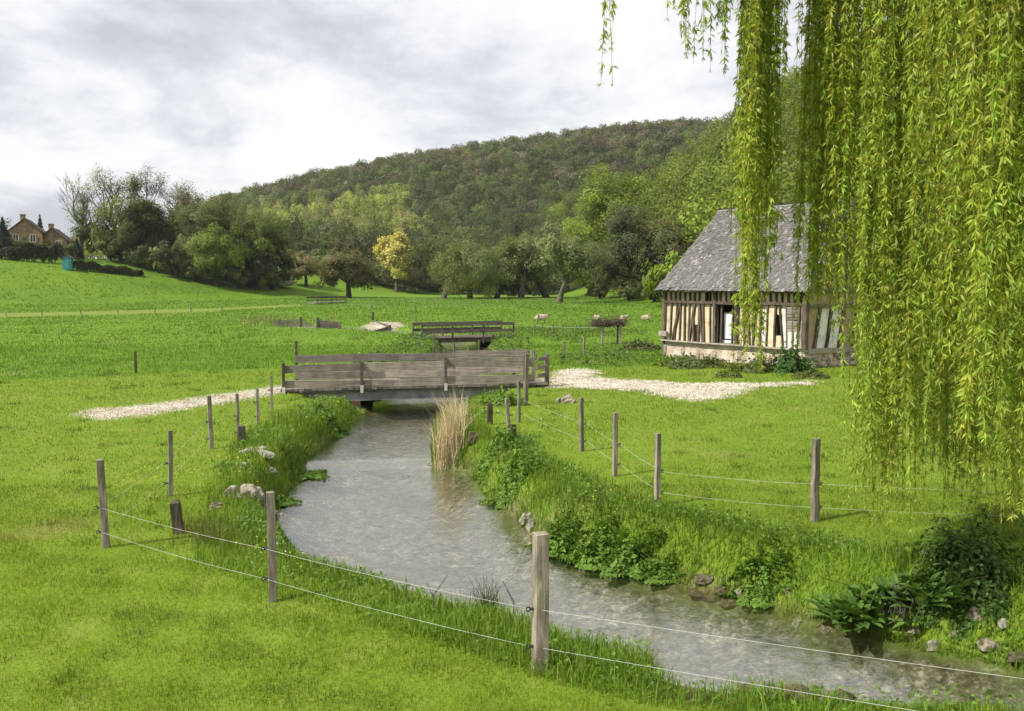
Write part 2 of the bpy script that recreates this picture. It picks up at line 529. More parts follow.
def brick_mat():
    m, nt, b = mat('old_brickwork')
    t = nn(nt, 'ShaderNodeTexCoord'); mp = nn(nt, 'ShaderNodeMapping')
    nt.links.new(t.outputs['UV'], mp.inputs[0])
    br = nn(nt, 'ShaderNodeTexBrick', i_Scale=1.0)
    br.inputs['Brick Width'].default_value = 0.22; br.inputs['Row Height'].default_value = 0.07; br.inputs['Mortar Size'].default_value = 0.012
    br.inputs['Color1'].default_value = (0.3, 0.17, 0.11, 1); br.inputs['Color2'].default_value = (0.42, 0.29, 0.21, 1); br.inputs['Mortar'].default_value = (0.5, 0.45, 0.37, 1)
    nt.links.new(mp.outputs[0], br.inputs['Vector'])
    n = noise(nt, coords(nt), 2.5, 6, 0.65)
    rm = ramp_node(nt, [(0.46, (0, 0, 0)), (0.62, (1, 1, 1))])
    nt.links.new(n, rm.inputs[0])
    c = mixc(nt, rm.outputs[0], br.outputs['Color'], (0.58, 0.52, 0.43))
    nt.links.new(c, b.inputs['Base Color'])
    b.inputs['Roughness'].default_value = 0.9
    bump(nt, b, n, 0.7, 0.03)
    return m


M['brick'] = brick_mat()


def water_mat():
    m, nt, b = mat('stream_water')
    nt.nodes.remove(b)
    out = nt.nodes['Material Output']
    v1 = coords(nt, (1, 1, 1))
    n1 = noise(nt, v1, 3.6, 5, 0.62, 0.3)
    n2 = noise(nt, coords(nt, (1.0, 2.2, 1)), 11.0, 4, 0.6, 0.8)
    ad = nn(nt, 'ShaderNodeMath', operation='MULTIPLY_ADD', i_1=0.35)
    nt.links.new(n2, ad.inputs[0]); nt.links.new(n1, ad.inputs[2])
    bp = nn(nt, 'ShaderNodeBump', i_Strength=0.5, i_Distance=0.016)
    nt.links.new(ad.outputs[0], bp.inputs['Height'])
    fr = nn(nt, 'ShaderNodeFresnel', i_IOR=2.6)
    nt.links.new(bp.outputs[0], fr.inputs['Normal'])
    gl = nn(nt, 'ShaderNodeBsdfGlossy', i_Roughness=0.07)
    gl.inputs['Color'].default_value = (1, 1, 1, 1)
    nt.links.new(bp.outputs[0], gl.inputs['Normal'])
    tr = nn(nt, 'ShaderNodeBsdfTransparent'); tr.inputs['Color'].default_value = (0.85, 0.86, 0.8, 1)
    mx = nn(nt, 'ShaderNodeMixShader')
    ge = nn(nt, 'ShaderNodeNewGeometry')
    inv = nn(nt, 'ShaderNodeMath', operation='SUBTRACT', i_0=1.0); nt.links.new(ge.outputs['Backfacing'], inv.inputs[1])
    fm = nn(nt, 'ShaderNodeMath', operation='MULTIPLY'); nt.links.new(inv.outputs[0], fm.inputs[0]); nt.links.new(fr.outputs[0], fm.inputs[1])
    nt.links.new(fm.outputs[0], mx.inputs[0]); nt.links.new(tr.outputs[0], mx.inputs[1]); nt.links.new(gl.outputs[0], mx.inputs[2])
    nt.links.new(mx.outputs[0], out.inputs['Surface'])
    return m


M['water'] = water_mat()


def ground_mat():
    m, nt, b = mat('meadow')
    vec = coords(nt)
    a1 = nn(nt, 'ShaderNodeAttribute', attribute_name='Col')
    a2 = nn(nt, 'ShaderNodeAttribute', attribute_name='Zone')
    s1 = nn(nt, 'ShaderNodeSeparateColor'); s2 = nn(nt, 'ShaderNodeSeparateColor')
    nt.links.new(a1.outputs['Color'], s1.inputs[0]); nt.links.new(a2.outputs['Color'], s2.inputs[0])
    nb = noise(nt, vec, 0.16, 5, 0.6); nm = noise(nt, vec, 1.3, 6, 0.65); nf = noise(nt, vec, 9, 5, 0.7)
    ml = ramp_node(nt, [(0.33, (0.09, 0.155, 0.012)), (0.5, (0.135, 0.205, 0.016)), (0.68, (0.2, 0.235, 0.045))])
    sm = nn(nt, 'ShaderNodeMath', operation='MULTIPLY_ADD', i_1=0.45)
    sm2 = nn(nt, 'ShaderNodeMath', operation='MULTIPLY_ADD', i_1=0.35)
    nt.links.new(nm, sm.inputs[0]); nt.links.new(nf, sm2.inputs[0]); nt.links.new(sm2.outputs[0], sm.inputs[2]); 
    sc = nn(nt, 'ShaderNodeMath', operation='MULTIPLY', i_1=0.2); nt.links.new(nb, sc.inputs[0]); nt.links.new(sc.outputs[0], sm2.inputs[2])
    nt.links.new(sm.outputs[0], ml.inputs[0])
    lu = ramp_node(nt, [(0.33, (0.085, 0.16, 0.014)), (0.48, (0.115, 0.2, 0.016)), (0.68, (0.15, 0.225, 0.026))])
    nt.links.new(sm.outputs[0], lu.inputs[0])
    c = mixc(nt, s1.outputs[0], ml.outputs[0], lu.outputs[0])
    bg = ramp_node(nt, [(0.3, (0.72, 0.78, 0.8)), (0.5, (0.92, 0.94, 0.95)), (0.7, (1.12, 1.06, 1.0))]); nt.links.new(noise(nt, vec, 0.055, 8, .68), bg.inputs[0])
    c = mixc(nt, s1.outputs[0], c, mixc(nt, 1.0, c, bg.outputs[0], 'MULTIPLY'))
    c = mixc(nt, s1.outputs[1], c, (0.10, 0.17, 0.036))
    c = mixc(nt, s2.outputs[2], c, (0.2, 0.215, 0.06))
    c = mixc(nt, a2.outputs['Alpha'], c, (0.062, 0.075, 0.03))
    so = ramp_node(nt, [(0.35, (0.06, 0.042, 0.025)), (0.65, (0.19, 0.145, 0.09))]); nt.links.new(nf, so.inputs[0])
    c = mixc(nt, s2.outputs[0], c, so.outputs[0])
    vo = nn(nt, 'ShaderNodeTexVoronoi', i_Scale=16); nt.links.new(vec, vo.inputs['Vector'])
    gr = ramp_node(nt, [(0.1, (0.24, 0.21, 0.165)), (0.45, (0.43, 0.395, 0.33)), (0.9, (0.6, 0.56, 0.49))])
    vs = nn(nt, 'ShaderNodeSeparateColor'); nt.links.new(vo.outputs['Color'], vs.inputs[0]); nt.links.new(vs.outputs[0], gr.inputs[0])
    gd = ramp_node(nt, [(0.42, (0.62, 0.56, 0.46)), (0.58, (1.05, 1.03, 1.0))]); nt.links.new(noise(nt, vec, 1.1, 6, .65), gd.inputs[0])
    c = mixc(nt, s1.outputs[2], c, mixc(nt, 1.0, gr.outputs[0], gd.outputs[0], 'MULTIPLY'))
    vo2 = nn(nt, 'ShaderNodeTexVoronoi', i_Scale=26); nt.links.new(vec, vo2.inputs['Vector'])
    vs2 = nn(nt, 'ShaderNodeSeparateColor'); nt.links.new(vo2.outputs['Color'], vs2.inputs[0])
    bm_ = nn(nt, 'ShaderNodeMath', operation='MULTIPLY_ADD', i_1=0.22); nt.links.new(vs2.outputs[0], bm_.inputs[0])
    nb2 = noise(nt, vec, 5.5, 8, 0.72, 0.6); nt.links.new(nb2, bm_.inputs[2])
    be = ramp_node(nt, [(0.42, (0.035, 0.032, 0.02)), (0.58, (0.105, 0.095, 0.062)), (0.72, (0.2, 0.185, 0.14)), (0.84, (0.4, 0.38, 0.32))]); nt.links.new(bm_.outputs[0], be.inputs[0])
    wr_ = ramp_node(nt, [(0.45, (0, 0, 0)), (0.7, (0.85, 0.85, 0.85))]); nt.links.new(nm, wr_.inputs[0])
    wd = mixc(nt, wr_.outputs[0], be.outputs[0], (0.07, 0.08, 0.03))
    c = mixc(nt, s2.outputs[1], c, wd)
    nt.links.new(c, b.inputs['Base Color'])
    b.inputs['Roughness'].default_value = 0.9
    b.inputs['Specular IOR Level'].default_value = 0.1
    bump(nt, b, sm.outputs[0], 0.9, 0.08)
    return m


M['ground'] = ground_mat()

# ------------------------------------------------------------------ ground, water
xs = [0.0]
while xs[-1] < 1600: xs.append(xs[-1] + (0.16 if xs[-1] < 15 else 0.16 + (xs[-1] - 15) * 0.05))
xs = np.array([-v for v in xs[:0:-1]] + xs)
ys = [4.0]
while ys[-1] < 2600: ys.append(ys[-1] + max(0.13, 0.012 * ys[-1] if ys[-1] < 120 else 0.03 * ys[-1]))
yb = [3.8]
while yb[-1] > -80: yb.append(yb[-1] - max(0.2, (4 - yb[-1]) * 0.1))
ys = np.array(yb[::-1] + ys)
GX, GY = np.meshgrid(xs, ys)
gx, gy = GX.ravel(), GY.ravel()
gz = height(gx, gy)
SDs = np.full(gx.shape, 50.0)
nr = (np.abs(gx) < 60) & (gy < 170) & (gy > 0)
SDs[nr] = poly_sd(gx[nr], gy[nr], STREAM)


def soft(poly, x, y, w, jit=0.0):
    d = poly_sd(x, y, poly)
    if jit: d = d + jit * vnoise(x * 2.3, y * 2.3, 9) + jit * vnoise(x * 5.1, y * 5.1, 10) + jit * .8 * vnoise(x * 11, y * 11, 13)
    return np.clip(0.5 - d / w, 0, 1)


def lush_mask(x, y):
    # everything beyond the mown edge on the left and the rough pasture beyond the bridge
    edge = np.interp(x, [-60, P(0, 381)[0], P(130, 376)[0], P(283, 371)[0], 2.5, 4.5, 12, 60], [24, P(0, 381)[1], P(130, 376)[1], P(283, 371)[1], 32, 33.5, 42, 55])
    return sstep((y - edge - 0.8 * vnoise(x * 1.1, y * 1.1, 12)) / 1.2)


def gravel_glare_mask(x, y):
    return np.maximum.reduce([soft(GRAVEL_L, x, y, 0.75, 0.16), soft(GRAVEL_R, x, y, 0.9, 0.3), soft(GRAVEL_F, x, y, 0.6, 0.3), soft(WATER_GLARE, x, y, 0.8, 0.3)])  # last zone is the pale tone painted for the bright water


lush = lush_mask(gx, gy)
crop = .6 * soft(CROP, gx, gy, 14)
grav_glare = np.zeros_like(gx); k = (gy < 95) & (gy > 10) & (np.abs(gx) < 40)
grav_glare[k] = gravel_glare_mask(gx[k], gy[k])
bankn = vnoise(gx * 1.7, gy * 1.7, 21)
soil = sstep((0.18 + 0.26 * bankn - np.abs(SDs - 0.05)) / 0.25) * (gy < 60)
soil = np.maximum(soil, sstep((0.75 - np.hypot(gx - P(715, 676)[0], (gy - P(715, 676)[1]) * 1.3)) / 0.3))
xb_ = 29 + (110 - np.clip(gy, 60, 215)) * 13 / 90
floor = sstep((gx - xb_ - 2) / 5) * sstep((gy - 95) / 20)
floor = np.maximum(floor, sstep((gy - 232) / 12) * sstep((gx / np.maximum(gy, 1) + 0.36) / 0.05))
bed = sstep((-SDs + 0.08) / 0.2)
dry = .5 * soft(STRIP, gx, gy, 4)
patch = vnoise(gx * 0.7, gy * 0.7, 31) * vnoise(gx * 1.9, gy * 1.9, 32)
dry = np.maximum(dry, 0.75 * sstep((patch - 0.16) / 0.25) * (gy < 40) * (1 - bed))
mb = MB()
nx, ny = len(xs), len(ys)
i = np.arange(ny - 1)[:, None] * nx; j = np.arange(nx - 1)[None]
Q = np.stack([i + j, i + j + 1, i + nx + j + 1, i + nx + j], -1).reshape(-1, 4)
mb.add(np.stack([gx, gy, gz], 1), Q, col=np.stack([lush, crop, grav_glare], 1))
ground = mb.build('ground', M['ground'], smooth=True)
za_ = ground.data.color_attributes.new('Zone', 'FLOAT_COLOR', 'POINT')
za_.data.foreach_set('color', np.stack([soil, bed, dry, floor], 1).astype(np.float32).ravel())
tag(ground, kind='structure')

# water sheet
qm = (SDs < 0.9) & (gy < 165)
keep = qm[Q].all(1)
ids = np.unique(Q[keep]); remap = np.full(len(gx), -1); remap[ids] = np.arange(len(ids))
wv = np.stack([gx[ids], gy[ids], wz(gx[ids], gy[ids])], 1)
wv[:, 2] += 0.006 * vnoise(wv[:, 0] * 5, wv[:, 1] * 5, 44)
water = MB().add(wv, remap[Q[keep]]).build('stream_water', M['water'], smooth=True)
tag(water, kind='structure')


# ------------------------------------------------------------------ vegetation builders
def grow(r, p, d, L, rad, lvl, par, tubes, tips):
    nseg = 4
    pts = [np.array(p, float)]; dd = np.array(d, float)
    for _ in range(nseg):
        dd = norm(dd + r.normal(0, par['wob'], 3) + np.array([0, 0, par['up'] if lvl else 0.03]))
        pts.append(pts[-1] + dd * L / nseg)
    rads = np.linspace(rad, rad * (0.6 if lvl < par['mx'] else 0.35), nseg + 1)
    if lvl == 0: rads[0] *= 1.35
    tubes.append((np.array(pts), rads, lvl))
    if lvl >= par['mx']:
        tips.append(pts[-1]); tips.append(pts[2] * 0.5 + pts[3] * 0.5)
        return
    n = par['n'][lvl]
    for c in range(n + 1):
        if c == n:
            ax, ang, t = None, 0.12, 1.0
        else:
            t = r.uniform(par['t0'] if lvl == 0 else 0.3, 1.0); ang = r.uniform(*par['ang'])
        f = t * nseg; k = min(int(f), nseg - 1)
        b = pts[k] + (pts[k + 1] - pts[k]) * (f - k)
        tang = norm(pts[k + 1] - pts[k])
        phi = c * 2.4 + r.uniform(0, 1)
        q1 = norm(np.cross(tang, (0.3, 0.5, 0.8))); q2 = np.cross(tang, q1)
        nd = norm(tang * math.cos(ang) + (q1 * math.cos(phi) + q2 * math.sin(phi)) * math.sin(ang))
        rr = rads[k] * (0.62 if c < n else 0.72) * r.uniform(0.8, 1)
        grow(r, b, nd, L * par['lr'] * r.uniform(0.75, 1.15), rr, lvl + 1, par, tubes, tips)


def tree_meshes(seed, h, par, cols, nleaf=26, lsize=0.28, crad=1.1, squash=1.0):
    """returns wood mesh and crown mesh scaled to height h; local base at 0"""
    r = np.random.default_rng(seed)
    tubes, tips = [], []
    grow(r, (0, 0, -0.25), (r.normal(0, par.get('lean', 0.05)), r.normal(0, 0.05), 1), par['trunk'], par['r0'], 0, par, tubes, tips)
    tips = np.array(tips)
    sc = (h - crad * 0.6) / tips[:, 2].max()
    wmul = par.get('w', 1.0)
    scv = np.array([sc * wmul, sc * wmul, sc])
    wood = MB()
    for pts, rads, lvl in tubes:
        pts = pts * scv
        if lvl >= 3 and par.get('thin'): V, Qd, T = tube(pts[::2], np.maximum(rads[::2], 0.034), 3, False)
        else: V, Qd, T = tube(pts, np.maximum(rads * sc, 0.02), 7 if lvl == 0 else (5 if lvl == 1 else 3), False)
        wood.add(V, Qd)
    tips = tips * scv
    crown = None
    if nleaf:
        n = len(tips)
        keep = r.uniform(0, 1, n) < par.get('fill', 0.95)
        tp = tips[keep]
        cen = np.repeat(tp, nleaf, 0)
        off = r.normal(0, 1, cen.shape); off /= np.linalg.norm(off, axis=1)[:, None] + 1e-9
        off *= (r.uniform(0.25, 1, len(cen)) ** 0.5 * crad)[:, None] * np.array([1, 1, 0.8 * squash])
        if par.get('droop'): off[:, 2] -= np.abs(r.normal(0, par['droop'], len(cen)))
        C = cen + off
        C[:, 2] = np.maximum(C[:, 2], 0.35)
        nrm = off * .5 / crad + (C - np.array([0, 0, .42 * h])) / (.3 * h) + np.array([0, 0, .35]) + r.normal(0, 0.4, off.shape)
        tipc = 1.3 * np.array(cols)[r.integers(0, len(cols), len(tp))] * r.uniform(0.85, 1.15, (len(tp), 1))
        lc = np.repeat(tipc, nleaf, 0) * r.uniform(0.8, 1.2, (len(cen), 1))
        V, Qd = leaf_quads(C, nrm, lsize * r.uniform(0.6, 1.3, len(C)), 0.75, r)
        crown = MB().add(V, Qd, col=np.repeat(lc, 4, 0))
    return wood.mesh('trunk', True), (crown.mesh('crown') if crown else None)


def place_tree(name, meshes, x, y, label, rz=0, s=1.0, group=None, bark='bark', cat='tree', z=None):
    t = thing(name, (x, y, H1(x, y) if z is None else z), label, cat, group, rz)
    t.scale = (s, s, s)
    wm, cm = meshes
    if not wm.materials: wm.materials.append(M[bark])
    link('trunk', wm, t)
    if cm is not None:
        if not cm.materials: cm.materials.append(M['leaf'])
        link('crown', cm, t)
    return t


PAR = {
    'oak': dict(trunk=4.0, r0=0.42, mx=3, n=[5, 4, 3], t0=0.45, ang=(0.5, 1.1), lr=0.72, wob=0.13, up=0.09, w=1.0),
    'round': dict(trunk=2.6, r0=0.32, mx=3, n=[6, 5, 3], t0=0.5, ang=(0.6, 1.35), lr=0.68, wob=0.10, up=0.05, w=1.05),
    'upright': dict(trunk=6.0, r0=0.12, mx=3, n=[9, 4, 2], t0=0.2, ang=(0.35, 0.8), lr=0.45, wob=0.07, up=0.14, w=0.9),
    'bare': dict(trunk=4.0, r0=0.36, mx=4, n=[5, 4, 3, 3], t0=0.45, ang=(0.35, 0.9), lr=0.68, wob=0.14, up=0.10, w=1.0, thin=True),
    'willow': dict(trunk=2.2, r0=0.3, mx=3, n=[5, 4, 3], t0=0.55, ang=(0.4, 1.0), lr=0.78, wob=0.16, up=0.05, w=1.1, lean=0.25, droop=0.5),
    'oval': dict(trunk=4.4, r0=0.24, mx=3, n=[11, 4, 3], t0=0.25, ang=(0.4, 0.95), lr=0.55, wob=0.08, up=0.12, w=.92),
    'bush': dict(trunk=0.8, r0=0.12, mx=2, n=[6, 4], t0=0.1, ang=(0.5, 1.3), lr=0.9, wob=0.15, up=0.04, w=1.3),
}
OLIVE = [(0.095, 0.115, 0.03), (0.11, 0.125, 0.036), (0.08, 0.095, 0.03)]
DARK = [(0.045, 0.06, 0.024), (0.06, 0.075, 0.028), (0.07, 0.08, 0.034)]
FRESH = [(0.13, 0.18, 0.028), (0.155, 0.205, 0.034), (0.105, 0.15, 0.028)]
LIME = [(0.17, 0.235, 0.024), (0.2, 0.265, 0.035), (0.14, 0.2, 0.024)]
BROWN = [(0.13, 0.105, 0.062), (0.11, 0.1, 0.055), (0.105, 0.12, 0.045)]
YELLOW = [(0.43, 0.39, 0.11), (0.38, 0.37, 0.09), (0.47, 0.43, 0.18)]
TAN = [(0.19, 0.165, 0.07), (0.15, 0.15, 0.06), (0.23, 0.19, 0.1)]
WGREEN = [(0.12, 0.155, 0.05), (0.14, 0.175, 0.058), (0.165, 0.2, 0.075)]


def at_px(px, d): return (px - 512) / F_PX * d


# ------------------------------------------------------------------ far woods (uncountable masses)
def crown_protos(n, nq, seed):
    r = np.random.default_rng(seed); out = []
    for _ in range(n):
        nl = r.integers(3, 6)
        lob = r.normal(0, 0.34, (nl, 3)) * np.array([1, 1, 0.5]); lob[:, 2] += 0.15
        lr = r.uniform(0.45, 0.72, nl)
        who = r.integers(0, nl, nq)
        d = r.normal(0, 1, (nq, 3)); d[:, 2] = d[:, 2] * 0.8 + 0.35
        d /= np.linalg.norm(d, axis=1)[:, None]
        C = lob[who] + d * (lr[who] * r.uniform(0.75, 1.06, nq))[:, None]
        out.append((C, d + r.normal(0, 0.3, d.shape), who))
    return out


def wood_mass(name, pts, widths, heights, cols, nq, lsize, seed, label=None):
    r = np.random.default_rng(seed)
    pro = crown_protos(8, nq, seed + 1)
    mbw = MB(); trunks = MB()
    for (x, y, z), w, h, c in zip(pts, widths, heights, cols):
        C, nrm, who = pro[r.integers(0, 8)]
        a = r.uniform(0, 6.28); ca, sa = math.cos(a), math.sin(a)
        Rm = np.array([[ca, -sa, 0], [sa, ca, 0], [0, 0, 1]])
        hc = h * 0.42
        cc = (C @ Rm.T) * np.array([w / 2, w / 2, hc]) + np.array([x, y, z + h * 0.5])
        V, Qd = leaf_quads(cc, nrm @ Rm.T, lsize * w * r.uniform(0.6, 1.3, nq), 0.8, r)
        lc = np.array(c) * 1.3 * r.uniform(0.9, 1.1, (8, 1))[who % 8] * r.uniform(0.9, 1.1, (nq, 1)) * r.uniform(.68, 1.4)
        mbw.add(V, Qd, col=np.repeat(lc, 4, 0))
        if r.uniform() < 0.5:
            V, Qd, T = tube([(x, y, z - 0.5), (x + r.normal(0, 0.4), y, z + h * 0.7)], [0.22, 0.08], 3, False)
            mbw.add(V, Qd, col=(0.12, 0.105, 0.085))
    o = mbw.build(name, M['leaf'])
    tag(o, label, 'woodland', kind='stuff')
    return o


# main ridge
pts, wid, hei, cols = [], [], [], []
r = np.random.default_rng(5)
for yy in np.arange(236, 640, 7.3):
    for xx in np.arange(-0.56 * yy, 0.36 * yy, 7.4):
        x = xx + r.uniform(-3, 3); y = yy + r.uniform(-3, 3)
        b = x / y; px = 512 + 900 * b
        if px < 205 and y < 330: continue
        if y < 300 and not (262 < px < 600): continue
        if y > 560 and r.uniform() < 0.3: continue
        z = H1(x, y)
        if z < 2 and y > 335 and px < 200: continue
        xb = 12.5
        if x > 20 + (y - 300) * 0.12 and y < 420: continue
        n1 = vnoise(np.array([x * 0.05]), np.array([y * 0.05]), 61)[0]
        up = sstep(np.array([(y - 425 + 40 * n1) / 60]))[0]
        u = r.uniform()
        if up > 0.5:
            c = [(0.108, 0.096, 0.062), (0.125, 0.112, 0.075), (0.092, 0.102, 0.04), (0.08, 0.108, 0.034), (0.11, 0.135, 0.04), (0.06, 0.075, 0.03)][r.choice(6, p=[.2, .1, .26, .22, .14, .08])]
        elif px < 425 + 30 * n1 and y > 345:
            c = [(0.2, 0.235, 0.06), (0.235, 0.275, 0.07), (0.155, 0.19, 0.055), (0.23, 0.21, 0.1)][r.choice(4, p=[.35, .3, .25, .1])]  # sun patch on the lower slope put into paler crown colours
        else:
            c = [(0.07, 0.092, 0.032), (0.085, 0.11, 0.038), (0.10, 0.13, 0.045), (0.056, 0.074, 0.03), (0.11, 0.105, 0.06)][r.choice(5, p=[.25, .28, .17, .2, .1])]
        w = r.uniform(7.5, 11.5)
        h = r.uniform(11, 16)
        if up < .5 and r.uniform() < .45: w = r.uniform(4, 6); h = r.uniform(14, 19)
        pts.append((x, y, z)); wid.append(w); hei.append(h); cols.append(c)
for k in range(150):     # low scrub at the foot of the wood
    y = r.uniform(226, 246); x = at_px(r.uniform(255, 600), y)
    pts.append((x, y, H1(x, y) - .6)); wid.append(r.uniform(5, 9)); hei.append(r.uniform(4, 8)); cols.append([(0.085, 0.11, 0.038), (0.11, 0.14, 0.045), (0.13, 0.125, 0.06), (0.075, 0.092, 0.035)][r.integers(0, 4)])
ridge_wood = wood_mass('woodland', pts, wid, hei, cols, 400, 0.046, 7, 'mixed brown and green woodland covering the long far ridge')

# nearer spur behind the barn
pts, wid, hei, cols = [], [], [], []
for yy in np.arange(100, 420, 6.0):
    for xx in np.arange(0, 0.55 * yy + 20, 6.2):
        x = xx + r.uniform(-2.2, 2.2); y = yy + r.uniform(-2.2, 2.2)
        xb = 29 + (110 - min(max(y, 60), 215)) * 13 / 90
        if x < xb + 3 or x / y > 0.5: continue
        z = H1(x, y)
        if z < 3 and r.uniform() < 0.5: continue
        n1 = vnoise(np.array([x * 0.06]), np.array([y * 0.06]), 71)[0]
        k = r.choice(6, p=[.24, .22, .2, .14, .1, .1])
        if y < 215 and x - xb < 30: k = r.choice([1, 3, 3, 0])
        c = [(0.095, 0.128, 0.026), (0.115, 0.15, 0.03), (0.08, 0.1, 0.03), (0.14, 0.185, 0.03), (0.115, 0.108, 0.06), (0.06, 0.072, 0.026)][k]
        pts.append((x, y, z)); e_ = 1.4 if x - xb < 26 else 1.0
        wid.append(r.uniform(6.5, 10) * (1 + (e_ - 1) * .5)); hei.append(r.uniform(10, 15) * e_); cols.append(c)
spur_wood = wood_mass('woodland', pts, wid, hei, cols, 950, 0.026, 8, 'fresh green woodland on the nearer slope rising behind the barn')

# ------------------------------------------------------------------ air
hz = MB().add(*box((0, 480, 72), (2400, 1200, 160))).build('haze', bpy.data.materials.new('haze_air'))
hm_ = hz.data.materials[0]; hm_.use_nodes = True
hm_.node_tree.nodes.remove(hm_.node_tree.nodes['Principled BSDF'])
hv = nn(hm_.node_tree, 'ShaderNodeVolumePrincipled', i_Density=HAZE)
hv.inputs['Color'].default_value = (0.86, 0.9, 0.96, 1); hv.inputs['Anisotropy'].default_value = 0.2
hm_.node_tree.links.new(hv.outputs[0], hm_.node_tree.nodes['Material Output'].inputs['Volume'])
tag(hz, 'thin pale haze over the valley', 'haze', kind='stuff')

# ------------------------------------------------------------------ individual trees
oakA = tree_meshes(21, 20, PAR['oak'], OLIVE, 80, 0.17, 1.6)
oakB = tree_meshes(22, 21, PAR['oak'], FRESH + OLIVE, 56, 0.16, 1.5)
oakC = tree_meshes(23, 19, PAR['oak'], BROWN + OLIVE, 56, 0.15, 1.5)
upA = tree_meshes(24, 22, PAR['upright'], FRESH + OLIVE, 46, 0.16, 1.4)
upD = tree_meshes(25, 15, PAR['upright'], DARK + OLIVE, 70, 0.18, 1.5)
rndG = tree_meshes(26, 16, PAR['round'], [(0.09, 0.125, 0.024), (0.11, 0.145, 0.028), (0.085, 0.105, 0.03)], 90, 0.18, 1.6)
rndL = tree_meshes(27, 13, PAR['round'], FRESH, 80, 0.17, 1.5)
bareA = tree_meshes(28, 20, PAR['bare'], BROWN, 0)
bareB = tree_meshes(29, 19, PAR['bare'], BROWN + OLIVE, 5, 0.15, 0.8)
low = tree_meshes(30, 7, PAR['bush'], OLIVE + DARK, 40, 0.32, 1.0)


def at_px(px, d): return (px - 512) / F_PX * d


G = 'trees of the dark copse at the meadow edge'
for nm, ms, px, d, s, rz, lab, bk in (
    ('bare_tree', bareA, 84, 196, .96, 0.5, 'bare wide-branched leafless tree at the house end of the copse', 'twig'),
    ('copse_tree', oakB, 126, 188, .95, 1.0, 'tall pale green tree leaning out beside the bare tree in the copse', 'bark'),
    ('copse_tree', upA, 148, 190, .95, 0.2, 'tallest slim light green tree of the copse', 'bark'),
    ('copse_tree', bareB, 172, 193, 1.0, 2.0, 'thin half-bare tree showing sky through its twigs mid copse', 'twig'),
    ('copse_tree', upD, 160, 184, .95, 3.0, 'dark ivy-clad tree low in the middle of the copse', 'bark'),
    ('copse_tree', oakC, 193, 190, 0.98, 1.4, 'brown budding tree in the middle of the copse', 'bark'),
    ('copse_tree', bareB, 206, 199, .9, 4.1, 'twiggy bare-topped tree behind the brown budding tree', 'twig'),
    ('copse_tree', oakA, 224, 189, 0.93, 2.2, 'olive broad-crowned tree next to the lime-leaved one', 'bark'),
    ('copse_tree', rndL, 216, 181, 0.98, 0.4, 'lower lime-leaved tree in front of the olive crowns', 'bark'),
    ('copse_tree', rndG, 252, 187, 1.0, 0.9, 'rounded green tree at the meadow end of the copse', 'bark'),
    ('copse_tree', low, 272, 190, 1.25, 0.9, 'low green thicket tree at the foot of the copse end', 'bark'),
    ('copse_tree', low, 112, 183, 1.2, 2.9, 'low bushy tree under the bare tree beside the hedge', 'bark'),
    ('copse_tree', upD, 131, 181, 0.85, 1.1, 'short dark evergreen tree under the pale green tree', 'bark'),
    ('copse_tree', low, 178, 180, 1.0, 4.0, 'dark undergrowth bush between the copse trunks', 'bark'),
):
    place_tree(nm, ms, at_px(px, d), d, lab, rz, s, G, bk)
for px, d, s in ((140, 182, .9), (154, 181, .75), (197, 180.5, .85), (236, 182, .95)):
    place_tree('undergrowth_bush', low, at_px(px, d), d, 'dark undergrowth bush in the shade under the copse', px, s, 'undergrowth bushes of the copse', cat='bush')

tanT = tree_meshes(41, 8.2, PAR['round'], TAN, 34, 0.2, 1.0)
brnT = tree_meshes(42, 11.5, PAR['round'], [(0.12, 0.115, 0.04), (0.13, 0.105, 0.055), (0.1, 0.125, 0.035)], 60, 0.2, 1.15)
yelT = tree_meshes(43, 14.5, PAR['oval'], YELLOW, 40, 0.24, 1.15)
wilA = tree_meshes(44, 13, PAR['willow'], WGREEN, 90, 0.17, 1.5)
wilB = tree_meshes(45, 14, PAR['willow'], WGREEN, 90, 0.17, 1.5)
wilC = tree_meshes(46, 13, PAR['willow'], WGREEN, 90, 0.17, 1.5)
deadT = tree_meshes(47, 13, PAR['bare'], WGREEN, 7, 0.2, 0.7)
ivyT = tree_meshes(48, 17, PAR['oak'], DARK, 90, 0.18, 1.5)
limeT = tree_meshes(49, 21, PAR['oak'], LIME + FRESH, 110, 0.17, 1.8)
limeB = tree_meshes(50, 19, PAR['oak'], LIME, 110, 0.17, 1.8)
greyT = tree_meshes(51, 16, PAR['oak'], BROWN + OLIVE, 36, 0.2, 1.4)
shrubL = tree_meshes(52, 6, PAR['bush'], LIME, 44, 0.26, 0.9)
place_tree('meadow_tree', tanT, at_px(307, 205), 205, 'small tan budding tree beside the round brownish tree', 0.3)
place_tree('meadow_tree', brnT, at_px(349, 178), 178, 'round brownish-green tree standing alone in the meadow', 1.0)
place_tree('meadow_tree', yelT, at_px(397, 225), 225, 'yellow-leaved upright tree lighting up the middle of the valley', 0.7, 1.1)
for nm, ms, px, d, s, rz, lab in (
    ('willow_tree', wilA, 443, 172, 0.86, 0.6, 'leaning grey-green willow nearest the yellow tree'),
    ('willow_tree', wilB, 470, 176, 0.90, 2.5, 'grey-green willow with slanting trunk, second from the yellow tree'),
    ('willow_tree', wilC, 496, 180, 1.0, 4.1, 'dense willow in the middle of the row below the ridge'),
    ('willow_tree', wilB, 521, 178, 1.0, 5.3, 'tall willow with forked trunk beside the gnarled half-dead tree'),
    ('willow_tree', wilA, 547, 186, 1.05, 3.3, 'shadowy willow behind the gnarled half-dead tree'),
):
    place_tree(nm, ms, at_px(px, d), d, lab, rz, s, 'willows in a row below the ridge')
